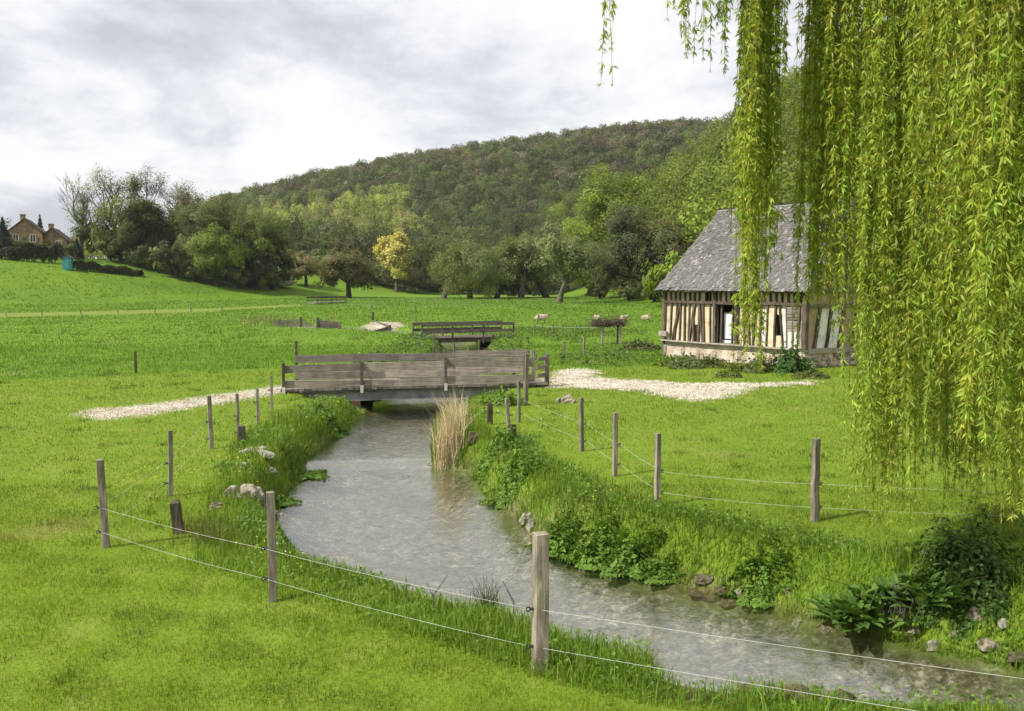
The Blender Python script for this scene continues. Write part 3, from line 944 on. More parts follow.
place_tree('gnarled_tree', deadT, at_px(559, 144), 144, 'gnarled half-dead tree with bare twigs in front of the willow row', 1.2, 1.0, None, 'twig')
G = 'trees at the foot of the slope behind the barn'
for nm, ms, px, d, s, rz, lab in (
    ('lime_tree', limeB, 590, 196, 1.12, 0.2, 'bright lime-green tree at the meadow tip of the slope'),
    ('lime_tree', limeT, 616, 192, 1.28, 1.3, 'tallest bright green tree rising behind the ivy-dark one'),
    ('ivy_tree', ivyT, 640, 158, 0.98, 2.2, 'very dark ivy-covered tree between the lime trees and the barn'),
    ('slope_tree', greyT, 663, 150, 0.92, 3.2, 'grey-brown twiggy tree close to the barn roof'),
    ('slope_tree', oakA, 601, 176, 0.62, 4.0, 'olive lower tree in front of the bright lime trees'),
    ('slope_tree', greyT, 622, 168, 0.75, 0.6, 'grey-brown budding tree beside the ivy-dark tree'),
    ('slope_shrub', shrubL, 694, 116, 1.25, 0.9, 'bright lime shrub showing beside the barn roof'),
    ('slope_shrub', low, 628, 150, 0.6, 1.9, 'dark low bush under the ivy-dark tree'),
    ('slope_shrub', low, 655, 140, 0.65, 3.9, 'dark green bush halfway between ivy tree and barn'),
    ('slope_shrub', low, 600, 172, 0.6, 5.0, 'dark bush at the foot of the lime-green tree'),
    ('slope_shrub', low, 679, 122, 0.62, 2.4, 'olive bush tight beside the barn eave'),
):
    place_tree(nm, ms, at_px(px, d), d, lab, rz, s, G, cat='bush' if 'shrub' in nm else 'tree')

# ---- houses, hut, hedge and evergreens on the rise
def conifer(h, w, seed):
    r = np.random.default_rng(seed)
    tr = MB(); tr.add(*tube([(0, 0, -0.2), (0, 0, h)], [0.22, 0.03], 6))
    n = 2600
    z = h * (1 - np.sqrt(r.uniform(0, 0.95, n)) * 0.92)
    a = r.uniform(0, 6.28, n)
    rad = (1 - z / h) * w * (0.75 + 0.25 * np.sin(a * 5 + z * 3)) * r.uniform(0.2, 1, n) ** 0.5
    C = np.stack([np.cos(a) * rad, np.sin(a) * rad, z - rad * 0.25], 1)
    nrm = np.stack([np.cos(a), np.sin(a), np.full(n, 0.7)], 1) + r.normal(0, 0.4, (n, 3))
    V, Qd = leaf_quads(C, nrm, 0.24, 0.5, r)
    c = np.array((0.028, 0.04, 0.026)) * r.uniform(0.7, 1.4, (n, 1))
    cr_ = MB().add(V, Qd, col=np.repeat(c, 4, 0))
    return tr.mesh('trunk'), cr_.mesh('crown')


def villa(px, d, wid, dep, hw, hr, label, nchim, rz):
    x = at_px(px, d); z = H1(x, d)
    t = thing('brick_house', (x, d, z), label, 'house', None, rz)
    w = MB(); w.add(*box((0, 0, hw / 2 - 0.3), (wid, dep, hw + 0.6)))
    w.add([(-wid / 2, -dep / 2, hw), (wid / 2, -dep / 2, hw), (0, -dep / 2, hw + hr * 0.94), (-wid / 2, dep / 2, hw), (wid / 2, dep / 2, hw), (0, dep / 2, hw + hr * 0.94)], T=[(0, 1, 2), (4, 3, 5)])
    w.build('wall', M['house_brick'], t)
    rf = MB(); o = 0.4
    for sx in (-1, 1):
        a = np.array([(sx * (wid / 2 + o), -dep / 2 - o, hw - o * hr / wid * 2), (sx * (wid / 2 + o), dep / 2 + o, hw - o * hr / wid * 2), (0, dep / 2 + o, hw + hr), (0, -dep / 2 - o, hw + hr)])
        V = np.concatenate([a, a + np.array([0, 0, 0.22])])
        rf.add(V, [(0, 1, 2, 3), (7, 6, 5, 4), (0, 3, 7, 4), (1, 0, 4, 5), (2, 1, 5, 6), (3, 2, 6, 7)])
    ro = rf.build('roof', M['house_roof'], t)
    for k in range(nchim):
        c = MB(); c.add(*box((-wid * 0.12 + k * wid * 0.3, -dep * 0.1, hw + hr * 0.95), (0.9, 0.8, 2.2))); c.add(*box((-wid * 0.12 + k * wid * 0.3, -dep * 0.1, hw + hr * 0.95 + 1.15), (1.1, 1.0, 0.2)))
        c.build('chimney', M['house_brick'], ro)
    b = MB(); b.add(*box((0, -dep / 2 - 0.05, hw * 0.52), (wid * 1.01, 0.12, 0.25))); b.build('string_course', M['house_roof'], t)
    for lx, lz in ((-0.28, 0.25), (0.1, 0.25), (0.3, 0.25), (-0.28, 0.76), (0.22, 0.76)):
        f = MB()
        for c, s_ in (((0, 0, 0.75), (1.1, 0.14, 0.12)), ((0, 0, -0.75), (1.2, 0.2, 0.12)), ((-0.5, 0, 0), (0.12, 0.14, 1.5)), ((0.5, 0, 0), (0.12, 0.14, 1.5)), ((0, 0, 0), (0.08, 0.12, 1.5))):
            f.add(*box((lx * wid + c[0], -dep / 2 - 0.06, lz * hw + c[2]), s_))
        fo = f.build('window', M['white'], t)
        g = MB(); g.add(*box((lx * wid, -dep / 2 - 0.02, lz * hw), (0.95, 0.06, 1.45))); g.build('pane', M['glass'], fo)
    return t


villa(32, 188, 6.2, 8, 5.4, 2.6, 'tall brown brick villa with chimney behind the hedge beside the dark evergreen', 1, 0.35)
villa(59, 192, 5.4, 8, 3.9, 2.4, 'lower brown villa with chimney behind the hedge above the teal hut', 1, 0.3)
cm1 = conifer(10.5, 3.0, 3)
place_tree('conifer', cm1, at_px(44, 205), 205, 'slim dark conifer rising between the two villas')
place_tree('conifer', conifer(7.6, 3.4, 4), at_px(7, 172), 172, 'broad dark evergreen at the end of the hedge')
place_tree('copse_tree', oakB, at_px(-14, 186), 186, 'pale green tree cut by the frame edge beside the villas', 1.7, 0.62)
place_tree('conifer', conifer(4.2, 1.5, 5), at_px(80, 178), 178, 'small dark conifer just beyond the teal hut')
for px, d, s_, lab in ((24, 176, .55, 'garden bush before the tall villa, nearest the broad dark evergreen'), (40, 178, .42, 'small garden bush before the tall villa wall'), (52, 180, .5, 'garden bush between the two villas'), (74, 184, .5, 'garden bush at the copse end of the lower villa')):
    place_tree('garden_bush', low, at_px(px, d), d, lab, px, s_, 'garden bushes before the villas', cat='bush')
hut_d = 163
hx = at_px(70, hut_d)
hut = thing('hut', (hx, hut_d, H1(hx, hut_d)), 'small teal wooden hut with pitched roof in front of the hedge', 'hut', None, 0.2)
b = MB(); b.add(*box((0, 0, 0.95), (1.5, 1.5, 2.1)))
b.add([(-.75, -.75, 2.0), (.75, -.75, 2.0), (0, -.75, 2.5), (-.75, .75, 2.0), (.75, .75, 2.0), (0, .75, 2.5)], T=[(0, 1, 2), (4, 3, 5)])
b.build('wall', M['teal'], hut)
b = MB()
for sx in (-1, 1):
    b.add(*beam((sx * 0.5, -0.95, 2.28), (sx * 0.5, 0.95, 2.28), 1.15, 0.06, up=(sx * 0.55, 0, 0.83)))
b.build('roof', M['house_roof'], hut)
b = MB(); b.add(*beam((0.1, -0.79, 0.1), (0.1, -0.79, 1.75), 0.7, 0.05, up=(0, 1, 0))); b.build('door', M['teal'], hut)


def hedge(pts, w, h, n, cols, label, seed, name='hedge', ls=0.22):
    r = np.random.default_rng(seed)
    pts = np.asarray(pts, float)
    sl = np.concatenate([[0], np.cumsum(np.linalg.norm(np.diff(pts, axis=0), axis=1))])
    s = r.uniform(0, sl[-1], n)
    x = np.interp(s, sl, pts[:, 0]); y = np.interp(s, sl, pts[:, 1])
    a = r.uniform(0, math.pi, n); rr = r.uniform(0.6, 1.05, n)
    hv = h * (0.85 + 0.25 * np.sin(s * 0.7) * np.sin(s * 0.31 + 1) + 0.1 * np.sin(s * 2.3))
    lx, lz = np.cos(a) * rr * w / 2, np.abs(np.sin(a)) ** 0.5 * rr * hv
    X, Y = x + lx * 0.3, y + lx
    Z = height(X, Y) + lz
    nrm = np.stack([r.normal(0, .5, n), np.cos(a), np.sin(a) + .2], 1) + r.normal(0, 0.4, (n, 3))
    V, Qd = leaf_quads(np.stack([X, Y, Z], 1), nrm, ls * r.uniform(.6, 1.3, n), 0.8, r)
    c = np.array(cols)[r.integers(0, len(cols), n)] * r.uniform(.75, 1.25, (n, 1))
    return tag(MB().add(V, Qd, col=np.repeat(c, 4, 0)).build(name, M['leaf']), label, 'hedge')


hedge([(at_px(-60, 158), 158), (at_px(20, 162), 162), (at_px(62, 168), 168)], 3, 3.3, 7000, DARK, 'dark clipped hedge along the rise below the villas', 3)
hedge([(at_px(76, 164), 164), (at_px(100, 167), 167), (at_px(142, 172), 172)], 2, 1.7, 3500, DARK, 'low dark hedge running down from the teal hut to the copse', 4)
# grey heap at the copse end
def rock_mesh(r, sx, sy, sz, sub=3, rough=0.25, flat=0.35):
    bm = bmesh.new(); bmesh.ops.create_icosphere(bm, subdivisions=sub, radius=1.0)
    V = np.array([v.co for v in bm.verts]); T = np.array([[v.index for v in f.verts] for f in bm.faces]); bm.free()
    for _ in range(11):      # cut planes give broken faces
        n = norm(r.normal(0, 1, 3)); d = r.uniform(0.5, 0.85)
        ex = np.maximum(V @ n - d, 0); V = V - ex[:, None] * n * 0.9
    for f in (2.1, 4.7, 9.0):
        V = V * (1 + rough / f * np.sin(V @ r.normal(0, f, 3) + r.uniform(0, 6)) * np.cos(V @ r.normal(0, f, 3)))[:, None]
    V = V * np.array([sx, sy, sz])
    V[:, 2] = np.maximum(V[:, 2], -flat * sz)
    return V, T


hp = (at_px(268, 196), 196)
V, T = rock_mesh(np.random.default_rng(9), 5.5, 3, 1.9)
o = MB().add(V, T=T).build('gravel_heap', M['rock'], smooth=True)
o.location = (hp[0], hp[1], H1(*hp) + 0.3); tag(o, 'grey gravel heap at the meadow end of the dark copse', 'heap')

# ------------------------------------------------------------------ barn
zB = H1(*(BARN_A * 0.5 + BARN_B * 0.5)) - 0.02
barn = thing('barn', (BARN_B[0], BARN_B[1], zB), 'old half-timbered barn with steep grey shingle roof beside the gravel track', 'barn', None, math.atan2(BU[1], BU[0]))
# local: x along the facade (0..7.1), -y towards the viewer, +y depth (0..7.2)
LB, DB, EZ, RZ, PZ = 7.1, 7.2, 2.94, 6.4, 0.72
br_ = np.random.default_rng(77)


def wall_seg(mb_, x0, x1, z0, z1, y=0.06, t=0.1):
    mb_.add(*box(((x0 + x1) / 2, y + t / 2, (z0 + z1) / 2), (x1 - x0, t, z1 - z0)))


# plinth: brick facade with pale stone piers
def uv_box(mb_, name, m, parent):
    o = mb_.build(name, m, parent)
    me = o.data; uv = me.uv_layers.new(name='UVMap')
    co = np.zeros(len(me.vertices) * 3, np.float32); me.vertices.foreach_get('co', co); co = co.reshape(-1, 3)
    lv = np.zeros(len(me.loops), np.int32); me.loops.foreach_get('vertex_index', lv)
    uv.data.foreach_set('uv', np.stack([co[lv, 0] + co[lv, 1], co[lv, 2]], 1).astype(np.float32).ravel())
    return o


p = MB(); p.add(*box((LB / 2, 0.2, PZ / 2 - 0.12), (LB, 0.4, PZ + 0.2)))
p.add(*box((LB - 0.2, DB / 2 + 0.2, 0.2), (0.42, DB - 0.4, 0.75)))
p.add(*box((0.2, DB / 2 + 0.2, 0.2), (0.4, DB - 0.4, 0.75))); p.add(*box((LB / 2, DB - 0.2, 0.2), (LB - 0.8, 0.4, 0.75)))
uv_box(p, 'plinth', M['brick'], barn)
for sx in (0.12, 1.15, 1.95, 2.85, 4.1, 5.3, 6.15):
    V, T = rock_mesh(br_, 0.13, 0.07, 0.34, 2, 0.15, 1.0)
    o = MB().add(V + np.array([sx, -0.02, 0.34]), T=T).build('pier_stone', M['chalk'], barn)
V = []
s = MB()
for k in range(30):
    V, T = rock_mesh(br_, br_.uniform(.1, .24), 0.08, br_.uniform(.06, .12), 2, 0.2, 1.0)
    MB().add(V + np.array([br_.uniform(0.1, LB - .2), -0.03, br_.uniform(0.02, 0.16)]), T=T).build('footing_stone', M['chalk'], barn)
for k in range(3):
    V, T = rock_mesh(br_, 0.26, 0.24, 0.22, 3, 0.3, 1.0)
    MB().add(V + np.array([LB - 0.14, 0.12, 0.05 + 0.34 * k]), T=T).build('corner_stone', M['chalk'], barn)
s = MB()
for k in range(46):
    V, T = rock_mesh(br_, 0.09, br_.uniform(.14, .3), br_.uniform(.08, .14), 2, 0.2, 1.0)
    MB().add(V + np.array([LB + 0.03, br_.uniform(0.4, DB), br_.uniform(-0.05, 0.5)]), T=T).build('end_stone', M['rock'], barn)
o = MB().add(*beam((0.0, -0.02, PZ + 0.02), (LB - 0.3, -0.02, PZ + 0.02), 0.36, 0.05, seg=12, jit=0.006)).build('sill_beam', M['chalk'], barn)
# interior: dark floor
MB().add(*box((LB / 2, DB / 2, 0.03), (LB - 0.5, DB - 0.5, 0.06))).build('floor', M['dark'], barn)
# infill panels of the facade, in bays between the studs
stud_x = [0.07]
while stud_x[-1] < LB - 0.25: stud_x.append(stud_x[-1] + br_.uniform(0.22, 0.36))
stud_x[-1] = LB - 0.1
wp, wl, ww, wo = MB(), MB(), MB(), MB()
DOOR = (2.83, 3.92)
for a, c in zip(stud_x[:-1], stud_x[1:]):
    m_ = (a + c) / 2
    # upper band
    if 2.2 < m_ < 2.55: pass
    else: wall_seg(wp, a, c, 2.4, EZ)
    if DOOR[0] < m_ < DOOR[1]:
        continue
    if 5.7 < m_ < 5.98:
        wall_seg(wp, a, c, PZ + 0.04, 1.2); wall_seg(wp, a, c, 2.0, 2.33); continue
    if 6.3 < m_ < 6.78:
        wall_seg(ww, a - .04, c + .04, 0.5, 1.42, 0.0, 0.16); continue
    u_ = br_.uniform()
    if u_ < 0.18:      # plaster fallen away in the lower half, laths showing
        h_ = br_.uniform(1.0, 1.6)
        wall_seg(wp, a, c, h_, 2.36)
        for zz in np.arange(PZ + 0.08, h_, 0.085): MB().add(*box((m_, 0.12, zz), (c - a, 0.03, 0.03))).build('lath', M['oak'], barn)
    elif u_ < 0.3 and m_ < 5:
        h_ = br_.uniform(1.7, 2.1)
        wall_seg(wp, a, c, PZ + 0.04, h_)
    else:
        wall_seg(ww if (m_ > 4.7 and br_.uniform() < 0.6) else wp, a, c, PZ + 0.04, 2.36, 0.05 + br_.uniform(0, 0.02))
wp.build('plaster_infill', M['plaster'], barn); ww.build('plaster_infill', M['white_plaster'], barn)
for xx in stud_x:
    if DOOR[0] + .1 < xx < DOOR[1] - .1:
        continue
    tl = br_.normal(0, 0.035)
    lo = PZ + 0.04
    MB().add(*beam((xx + tl, 0.03, lo), (xx - tl, 0.03, 2.36), 0.062 + br_.uniform(-.012, .022), 0.12, up=(0, 1, 0), seg=4, jit=0.006)).build('stud', M['oak'], barn)
for xx in np.arange(0.1, LB, 0.27):
    if 2.22 < xx < 2.5: continue
    MB().add(*beam((xx + br_.normal(0, .02), 0.03, 2.44), (xx, 0.03, EZ), 0.062, 0.12, up=(0, 1, 0))).build('stud', M['oak'], barn)
for x0, z0, x1, z1 in ((0.5, PZ + .05, 0.95, 2.35), (1.75, 2.35, 1.45, PZ + .05), (2.2, PZ + .05, 2.0, 2.3)):
    MB().add(*beam((x0, 0.0, z0), (x1, 0.0, z1), 0.09, 0.1, up=(0, 1, 0), seg=4, jit=0.008)).build('brace', M['oak'], barn)
MB().add(*beam((-0.02, 0.0, 2.39), (LB, 0.0, 2.39), 0.14, 0.11, up=(0, 0, 1), seg=10, jit=0.008)).build('rail', M['oak'], barn)
MB().add(*beam((-0.1, 0.02, EZ - 0.02), (LB + .05, 0.02, EZ - 0.02), 0.16, 0.16, seg=8, jit=0.006)).build('wall_plate', M['oak'], barn)
for xx in (0.03, DOOR[0], DOOR[1]):
    MB().add(*beam((xx, 0.0, 0.0 if xx < .1 else PZ), (xx, 0.0, EZ), 0.14, 0.15, up=(0, 1, 0), seg=4, jit=0.006)).build('door_post' if xx > 1 else 'corner_post', M['oak'], barn)
MB().add(*beam((LB - 0.02, 0.0, 0.75), (LB - 0.02, 0.0, EZ), 0.2, 0.2, up=(0, 1, 0), seg=4, jit=0.006)).build('corner_post', M['oak'], barn)
MB().add(*box((3.3, 0.32, 1.47), (0.5, 0.03, 1.05))).build('door_panel', M['whiteboard'], barn)
MB().add(*box((3.32, 0.3, 0.83), (0.6, 0.04, 0.12))).build('door_panel', M['whiteboard'], barn)
for xx in (3.05, 3.62, 3.78):
    MB().add(*beam((xx, 0.12, PZ), (xx + .03, 0.12, 2.35), 0.07, 0.07, up=(0, 1, 0))).build('stud', M['oak'], barn)
for zz in np.arange(1.44, 2.34, 0.105):
    MB().add(*beam((6.3, 0.0, zz), (6.8, 0.0, zz + br_.normal(0, .01)), 0.04, 0.085, up=(0, 0, 1))).build('plank', M['board'], barn)
MB().add(*beam((-0.2, -0.06, 1.02), (0.26, -0.06, 1.02), 0.1, 0.22, up=(0, 0, 1))).build('feed_box', M['board'], barn)
MB().add(*beam((0.75, -0.32, EZ - 0.06), (2.15, -0.32, EZ - 0.1), 0.06, 0.05)).build('gutter_rail', M['board'], barn)
# right-hand end wall, facing the viewer's right
ew = MB(); ewhite = MB(); och = MB()
ey = [0.15, 0.75, 1.5, 2.3, 3.2, 4.1, 5.2, 6.2, DB]
for k, (a, c) in enumerate(zip(ey[:-1], ey[1:])):
    tgt = (och, ewhite, ewhite, och, ewhite, och, och, och)[k]
    tgt.add(*box((LB - 0.1, (a + c) / 2, 1.55), (0.12, c - a, 1.65)))
    och.add(*box((LB - 0.1, (a + c) / 2, 2.66), (0.12, c - a, 0.55)))
och.build('plaster_infill', M['ochre_plaster'], barn); ewhite.build('plaster_infill', M['white_plaster'], barn)
for k, yy in enumerate(ey[1:]):
    MB().add(*beam((LB - 0.01, yy - 0.18, 0.72), (LB - 0.01, yy + 0.12, 2.3), 0.13, 0.12, up=(1, 0, 0), seg=4, jit=0.02)).build('stud', M['oak'], barn)
MB().add(*beam((LB, 0.1, 2.34), (LB, DB, 2.34), 0.14, 0.14, seg=6, jit=0.01)).build('rail', M['oak'], barn)
MB().add(*beam((LB, 0.1, 0.65), (LB, DB, 0.65), 0.2, 0.2, seg=6, jit=0.01)).build('sill_beam', M['board'], barn)
MB().add(*beam((LB, 0.1, EZ - 0.02), (LB, DB, EZ - 0.02), 0.16, 0.16)).build('wall_plate', M['oak'], barn)
# plain back and far end walls
bw = MB(); bw.add(*box((LB / 2, DB - 0.06, EZ / 2 + .25), (LB - .3, 0.1, EZ - .5))); bw.add(*box((0.06, DB / 2, EZ / 2 + .25), (0.1, DB - .4, EZ - .5)))
bw.add([(0.05, 0, EZ), (0.05, DB, EZ), (0.05, DB / 2, RZ - .1), (0.12, 0, EZ), (0.12, DB, EZ), (0.12, DB / 2, RZ - .1)], T=[(0, 1, 2), (4, 3, 5)])
bw.build('wall', M['plaster'], barn)
gb = MB(); gb.add([(LB - .1, 0.05, EZ), (LB - .1, DB - .05, EZ), (LB - .1, DB / 2, RZ - .14), (LB - .02, 0.05, EZ), (LB - .02, DB - .05, EZ), (LB - .02, DB / 2, RZ - .14)], [(0, 1, 4, 3), (1, 2, 5, 4), (2, 0, 3, 5)], [(0, 2, 1), (3, 4, 5)])
gb.build('gable_wall', M['ochre_plaster'], barn)
for yy in np.arange(.7, DB, .62):
    top_ = EZ + (RZ - EZ - .2) * (1 - abs(yy - DB / 2) / (DB / 2))
    if top_ - EZ > .3: MB().add(*beam((LB, yy, EZ), (LB, yy, top_ - .12), 0.09, 0.1, up=(1, 0, 0))).build('gable_stud', M['oak'], barn)
# roof: rows of shingles on each plane
OV = 0.34
ez = EZ - OV * 0.8 * 0.96 + 0.2
roof = MB()
rp = np.array([0.0, DB / 2, RZ]); rq = np.array([LB + .25, DB / 2, RZ])
e0 = np.array([-0.2, -OV, ez]); e1 = np.array([LB + .28, -OV, ez]); e2 = np.array([LB + .28, DB + OV, ez]); e3 = np.array([-0.2, DB + OV, ez])
rp = np.array([-0.15, DB / 2, RZ])


def shingle_face(a, b, qa, qb):
    nrm = norm(np.cross(b - a, (qa + qb) / 2 - (a + b) / 2))
    if nrm[2] < 0: nrm = -nrm
    sl = np.linalg.norm((qa + qb) / 2 - (a + b) / 2)
    up = norm((qa + qb) / 2 - (a + b) / 2); al = norm(b - a)
    # deck
    V = np.array([a, b, qb, qa]) ; V2 = V - nrm * 0.08
    roof.add(np.concatenate([V, V2]), [(0, 1, 2, 3), (7, 6, 5, 4), (0, 4, 5, 1)], col=(0.09, 0.085, 0.08))
    rows = int(sl / 0.12)
    for rr_ in range(rows):
        t = rr_ / rows
        p0 = a + (qa - a) * t; p1 = b + (qb - b) * t
        Ln = np.linalg.norm(p1 - p0)
        x = br_.uniform(0, 0.1)
        sagr = 0.05 * math.sin(t * math.pi)
        while x < Ln:
            w_ = br_.uniform(0.06, 0.13)
            if br_.uniform() > 0.035:
                c0 = p0 + al * (x + w_ / 2) + up * (br_.normal(0, 0.02) - (0.05 if rr_ == 0 else 0)) + nrm * (0.03 + br_.uniform(0, 0.02) - sagr * (1 + .4 * math.sin(x * 1.3)))
                tilt = br_.normal(0, 0.05)
                ctr = c0 + up * 0.12
                ww_ = al * (min(w_, max(Ln - x, .03)) / 2 - 0.006); hh = (up + al * tilt) * 0.13; th = nrm * 0.014
                lift = nrm * (0.012 + br_.uniform(0, .012))
                vv = np.array([ctr - ww_ - hh + lift, ctr + ww_ - hh + lift, ctr + ww_ + hh, ctr - ww_ + hh])
                vv = np.concatenate([vv + th, vv - th])
                u_ = br_.uniform()
                g = br_.uniform(0.115, 0.185)
                c_ = (g * 1.02, g * .98, g * .92) if u_ < 0.84 else ((0.29, 0.28, 0.26) if u_ < 0.91 else (0.13, 0.122, 0.11))
                roof.add(vv, [(0, 1, 2, 3), (7, 6, 5, 4), (0, 4, 5, 1), (1, 5, 6, 2), (3, 7, 4, 0)], col=c_)
            x += w_


shingle_face(e0, e1, rp, rq)
shingle_face(e2, e3, rq, rp)
roof.add(*tube([rp, rq], 0.09, 8), col=(0.2, 0.195, 0.19)); roof.add(*tube([rq, e1], 0.05, 6), col=(0.18, 0.175, 0.17))
roof.build('roof', M['shingle'], barn)

# ------------------------------------------------------------------ bridges
def rail_boards(parent, a, b, zs, h, t, m, jr, name='rail_board', nsplit=1, ends=None):
    a, b = np.asarray(a, float), np.asarray(b, float)
    for z in zs:
        cuts = np.linspace(0, 1, nsplit + 1)
        for k in range(nsplit):
            p0 = a + (b - a) * cuts[k]; p1 = a + (b - a) * cuts[k + 1]
            n = norm(np.cross(b - a, (0, 0, 1)))
            off = n * (0.012 if k % 2 else -0.012)
            zz = z + jr.normal(0, 0.012); zz2 = z + jr.normal(0, 0.015)
            MB().add(*beam(p0 + off + (0, 0, zz), p1 + off + (0, 0, zz2), t, h * jr.uniform(.92, 1.08), seg=8, jit=0.004, r=jr)).build(name, m, parent)


brL = P(284, 389, 0.12); brR = P(534, 382.5, 0.12)
bu = norm(np.array([brR[0] - brL[0], brR[1] - brL[1], 0])); bang = math.atan2(bu[1], bu[0]); BL = float(np.linalg.norm(brR - brL))
bridge = thing('footbridge', (brL[0], brL[1], 0.0), 'nearest wooden plank footbridge with grey board railings over the stream', 'bridge', None, bang)
jr = np.random.default_rng(3)
BW = 2.2
# deck planks along the width
d_ = MB()
x = -0.1
while x < BL + 0.25:
    w_ = jr.uniform(0.15, 0.2)
    d_.add(*beam((x + w_ / 2, -0.28 + jr.normal(0, .015), 0.10), (x + w_ / 2, BW + 0.15, 0.10), 0.055, w_ - 0.012, up=(1, 0, 0), r=jr))
    x += w_
d_.build('deck', M['board'], bridge)
for yy in (-0.12, BW - 0.1):
    b = MB()
    b.add(*box((BL / 2 + .1, yy, 0.045), (BL - 0.3, 0.18, 0.022))); b.add(*box((BL / 2 + .1, yy, -0.10), (BL - 0.3, 0.02, 0.268))); b.add(*box((BL / 2 + .1, yy, -0.245), (BL - 0.3, 0.18, 0.022)))
    b.build('girder', M['steel'], bridge)
    MB().add(*beam((0.1, yy - 0.1, 0.055), (BL, yy - .1, 0.055), 0.05, 0.06, seg=10, jit=.004, r=jr)).build('edge_board', M['dark_board'], bridge)
for xx in (2.05, 5.6):
    for yy in (-0.1, BW - 0.3):
        MB().add(*beam((xx + (0.5 if yy > 0 else 0), yy, -1.2), (xx + (0.5 if yy > 0 else 0), yy, -0.255), 0.24, 0.24, up=(1, 0, 0), r=jr)).build('pier', M['rust'] if yy < 0 else M['dark_post'], bridge)
    MB().add(*beam((xx, -0.2, -0.33), (xx, BW, -0.33), 0.14, 0.14, r=jr)).build('cross_beam', M['dark_post'], bridge)
for xx in (0.0, 2.2, 4.66, 7.08):
    xq = min(xx, BL - 0.02)
    MB().add(*beam((xq, -0.33, -0.02), (xq, -0.33, 0.9 if xx < 4 else .98), 0.085, 0.085, up=(1, 0, 0), r=jr)).build('rail_post', M['dark_board'], bridge)
    MB().add(*box((xq, -0.385, 0.10), (0.085, 0.02, 0.22))).build('bracket', M['zinc'], bridge)
for xx in (0.0, 2.3, 4.7, 7.0):
    MB().add(*beam((min(xx + 0.35, BL), BW + 0.1, -0.02), (min(xx + 0.35, BL), BW + .1, 1.0 if xx else 1.35), 0.085, 0.085, up=(1, 0, 0), r=jr)).build('rail_post', M['dark_board'], bridge)
# front railing: three lengths of two boards
for x0, x1, zc, ht in ((0.02, 2.2, 0.72, 0.22), (2.2, 4.66, 0.745, 0.25), (4.66, BL - 0.02, 0.785, 0.28), (0.02, 3.3, 0.27, 0.21), (3.3, BL - 0.02, 0.29, 0.24)):
    MB().add(*beam((x0, -0.27, zc + jr.normal(0, .012)), (x1 - .015, -0.27, zc + jr.normal(0, .018)), 0.035, ht, seg=10, jit=.005, r=jr)).build('rail_board', M['board'], bridge)
for x0, x1, zt, zl, ht in ((0.3, 3.1, 0.79, 0.255, 0.16), (3.1, 5.4, 0.81, 0.27, 0.17), (5.4, BL + .35, 0.84, 0.30, 0.17)):
    for zc in (zt, zl):
        ht = .23 if zc == zt else ht
        MB().add(*beam((x0, BW + .05, zc + jr.normal(0, .012)), (x1, BW + 0.05, zc + jr.normal(0, .02)), 0.04, ht, seg=10, jit=.005, r=jr)).build('rail_board', M['board'], bridge)
# end gate at the right-hand end
for yy in (0.15, BW - 0.3):
    MB().add(*beam((BL + 0.45, yy, -0.1), (BL + 0.45, yy, 0.98), 0.13, 0.13, up=(1, 0, 0), r=jr)).build('rail_post', M['post'], bridge)
for zc in (0.35, 0.6, 0.85):
    MB().add(*beam((BL + 0.05, -0.25, zc), (BL + 0.43, 0.15, zc), 0.04, 0.12, r=jr)).build('rail_board', M['board'], bridge)

# second bridge
q0 = P(421, 338, 0.1); q1 = P(514, 336, 0.1)
ang2 = math.atan2(q1[1] - q0[1], q1[0] - q0[0]); L2 = float(np.linalg.norm(q1 - q0))
br2 = thing('footbridge', (q0[0], q0[1], -.16), 'second weathered footbridge farther up the stream with dark board railings', 'bridge', None, ang2)
d_ = MB(); x = 0
while x < L2:
    d_.add(*beam((x + .09, -0.1, 0.22), (x + .09, 2.1, 0.22), 0.06, 0.17, up=(1, 0, 0), r=jr)); x += 0.18
d_.build('deck', M['dark_board'], br2)
for yy in (0.0, 1.95): MB().add(*beam((0.1, yy, 0.07), (L2 - .1, yy, 0.07), 0.16, 0.2, seg=4, r=jr)).build('girder', M['dark_post'], br2)
for xx in (0.05, L2 * .33, L2 * .66, L2 - .05):
    for yy in (-0.05, 2.05): MB().add(*beam((xx, yy, -0.1), (xx, yy, 1.05), 0.08, 0.08, up=(1, 0, 0), r=jr)).build('rail_post', M['dark_board'], br2)
for yy in (-0.1, 2.1):
    for z0, z1 in ((0.95, 0.98), (0.6, 0.62)):
        MB().add(*beam((0, yy, z0 + jr.normal(0, .02)), (L2, yy, z1), 0.04, 0.17, seg=8, jit=.008, r=jr)).build('rail_board', M['dark_board'], br2)
for xx in (0.8, L2 - .8): MB().add(*beam((xx, 1.0, -0.9), (xx, 1.0, 0.12), 0.3, 0.5, up=(1, 0, 0), r=jr)).build('pier', M['dark_post'], br2)
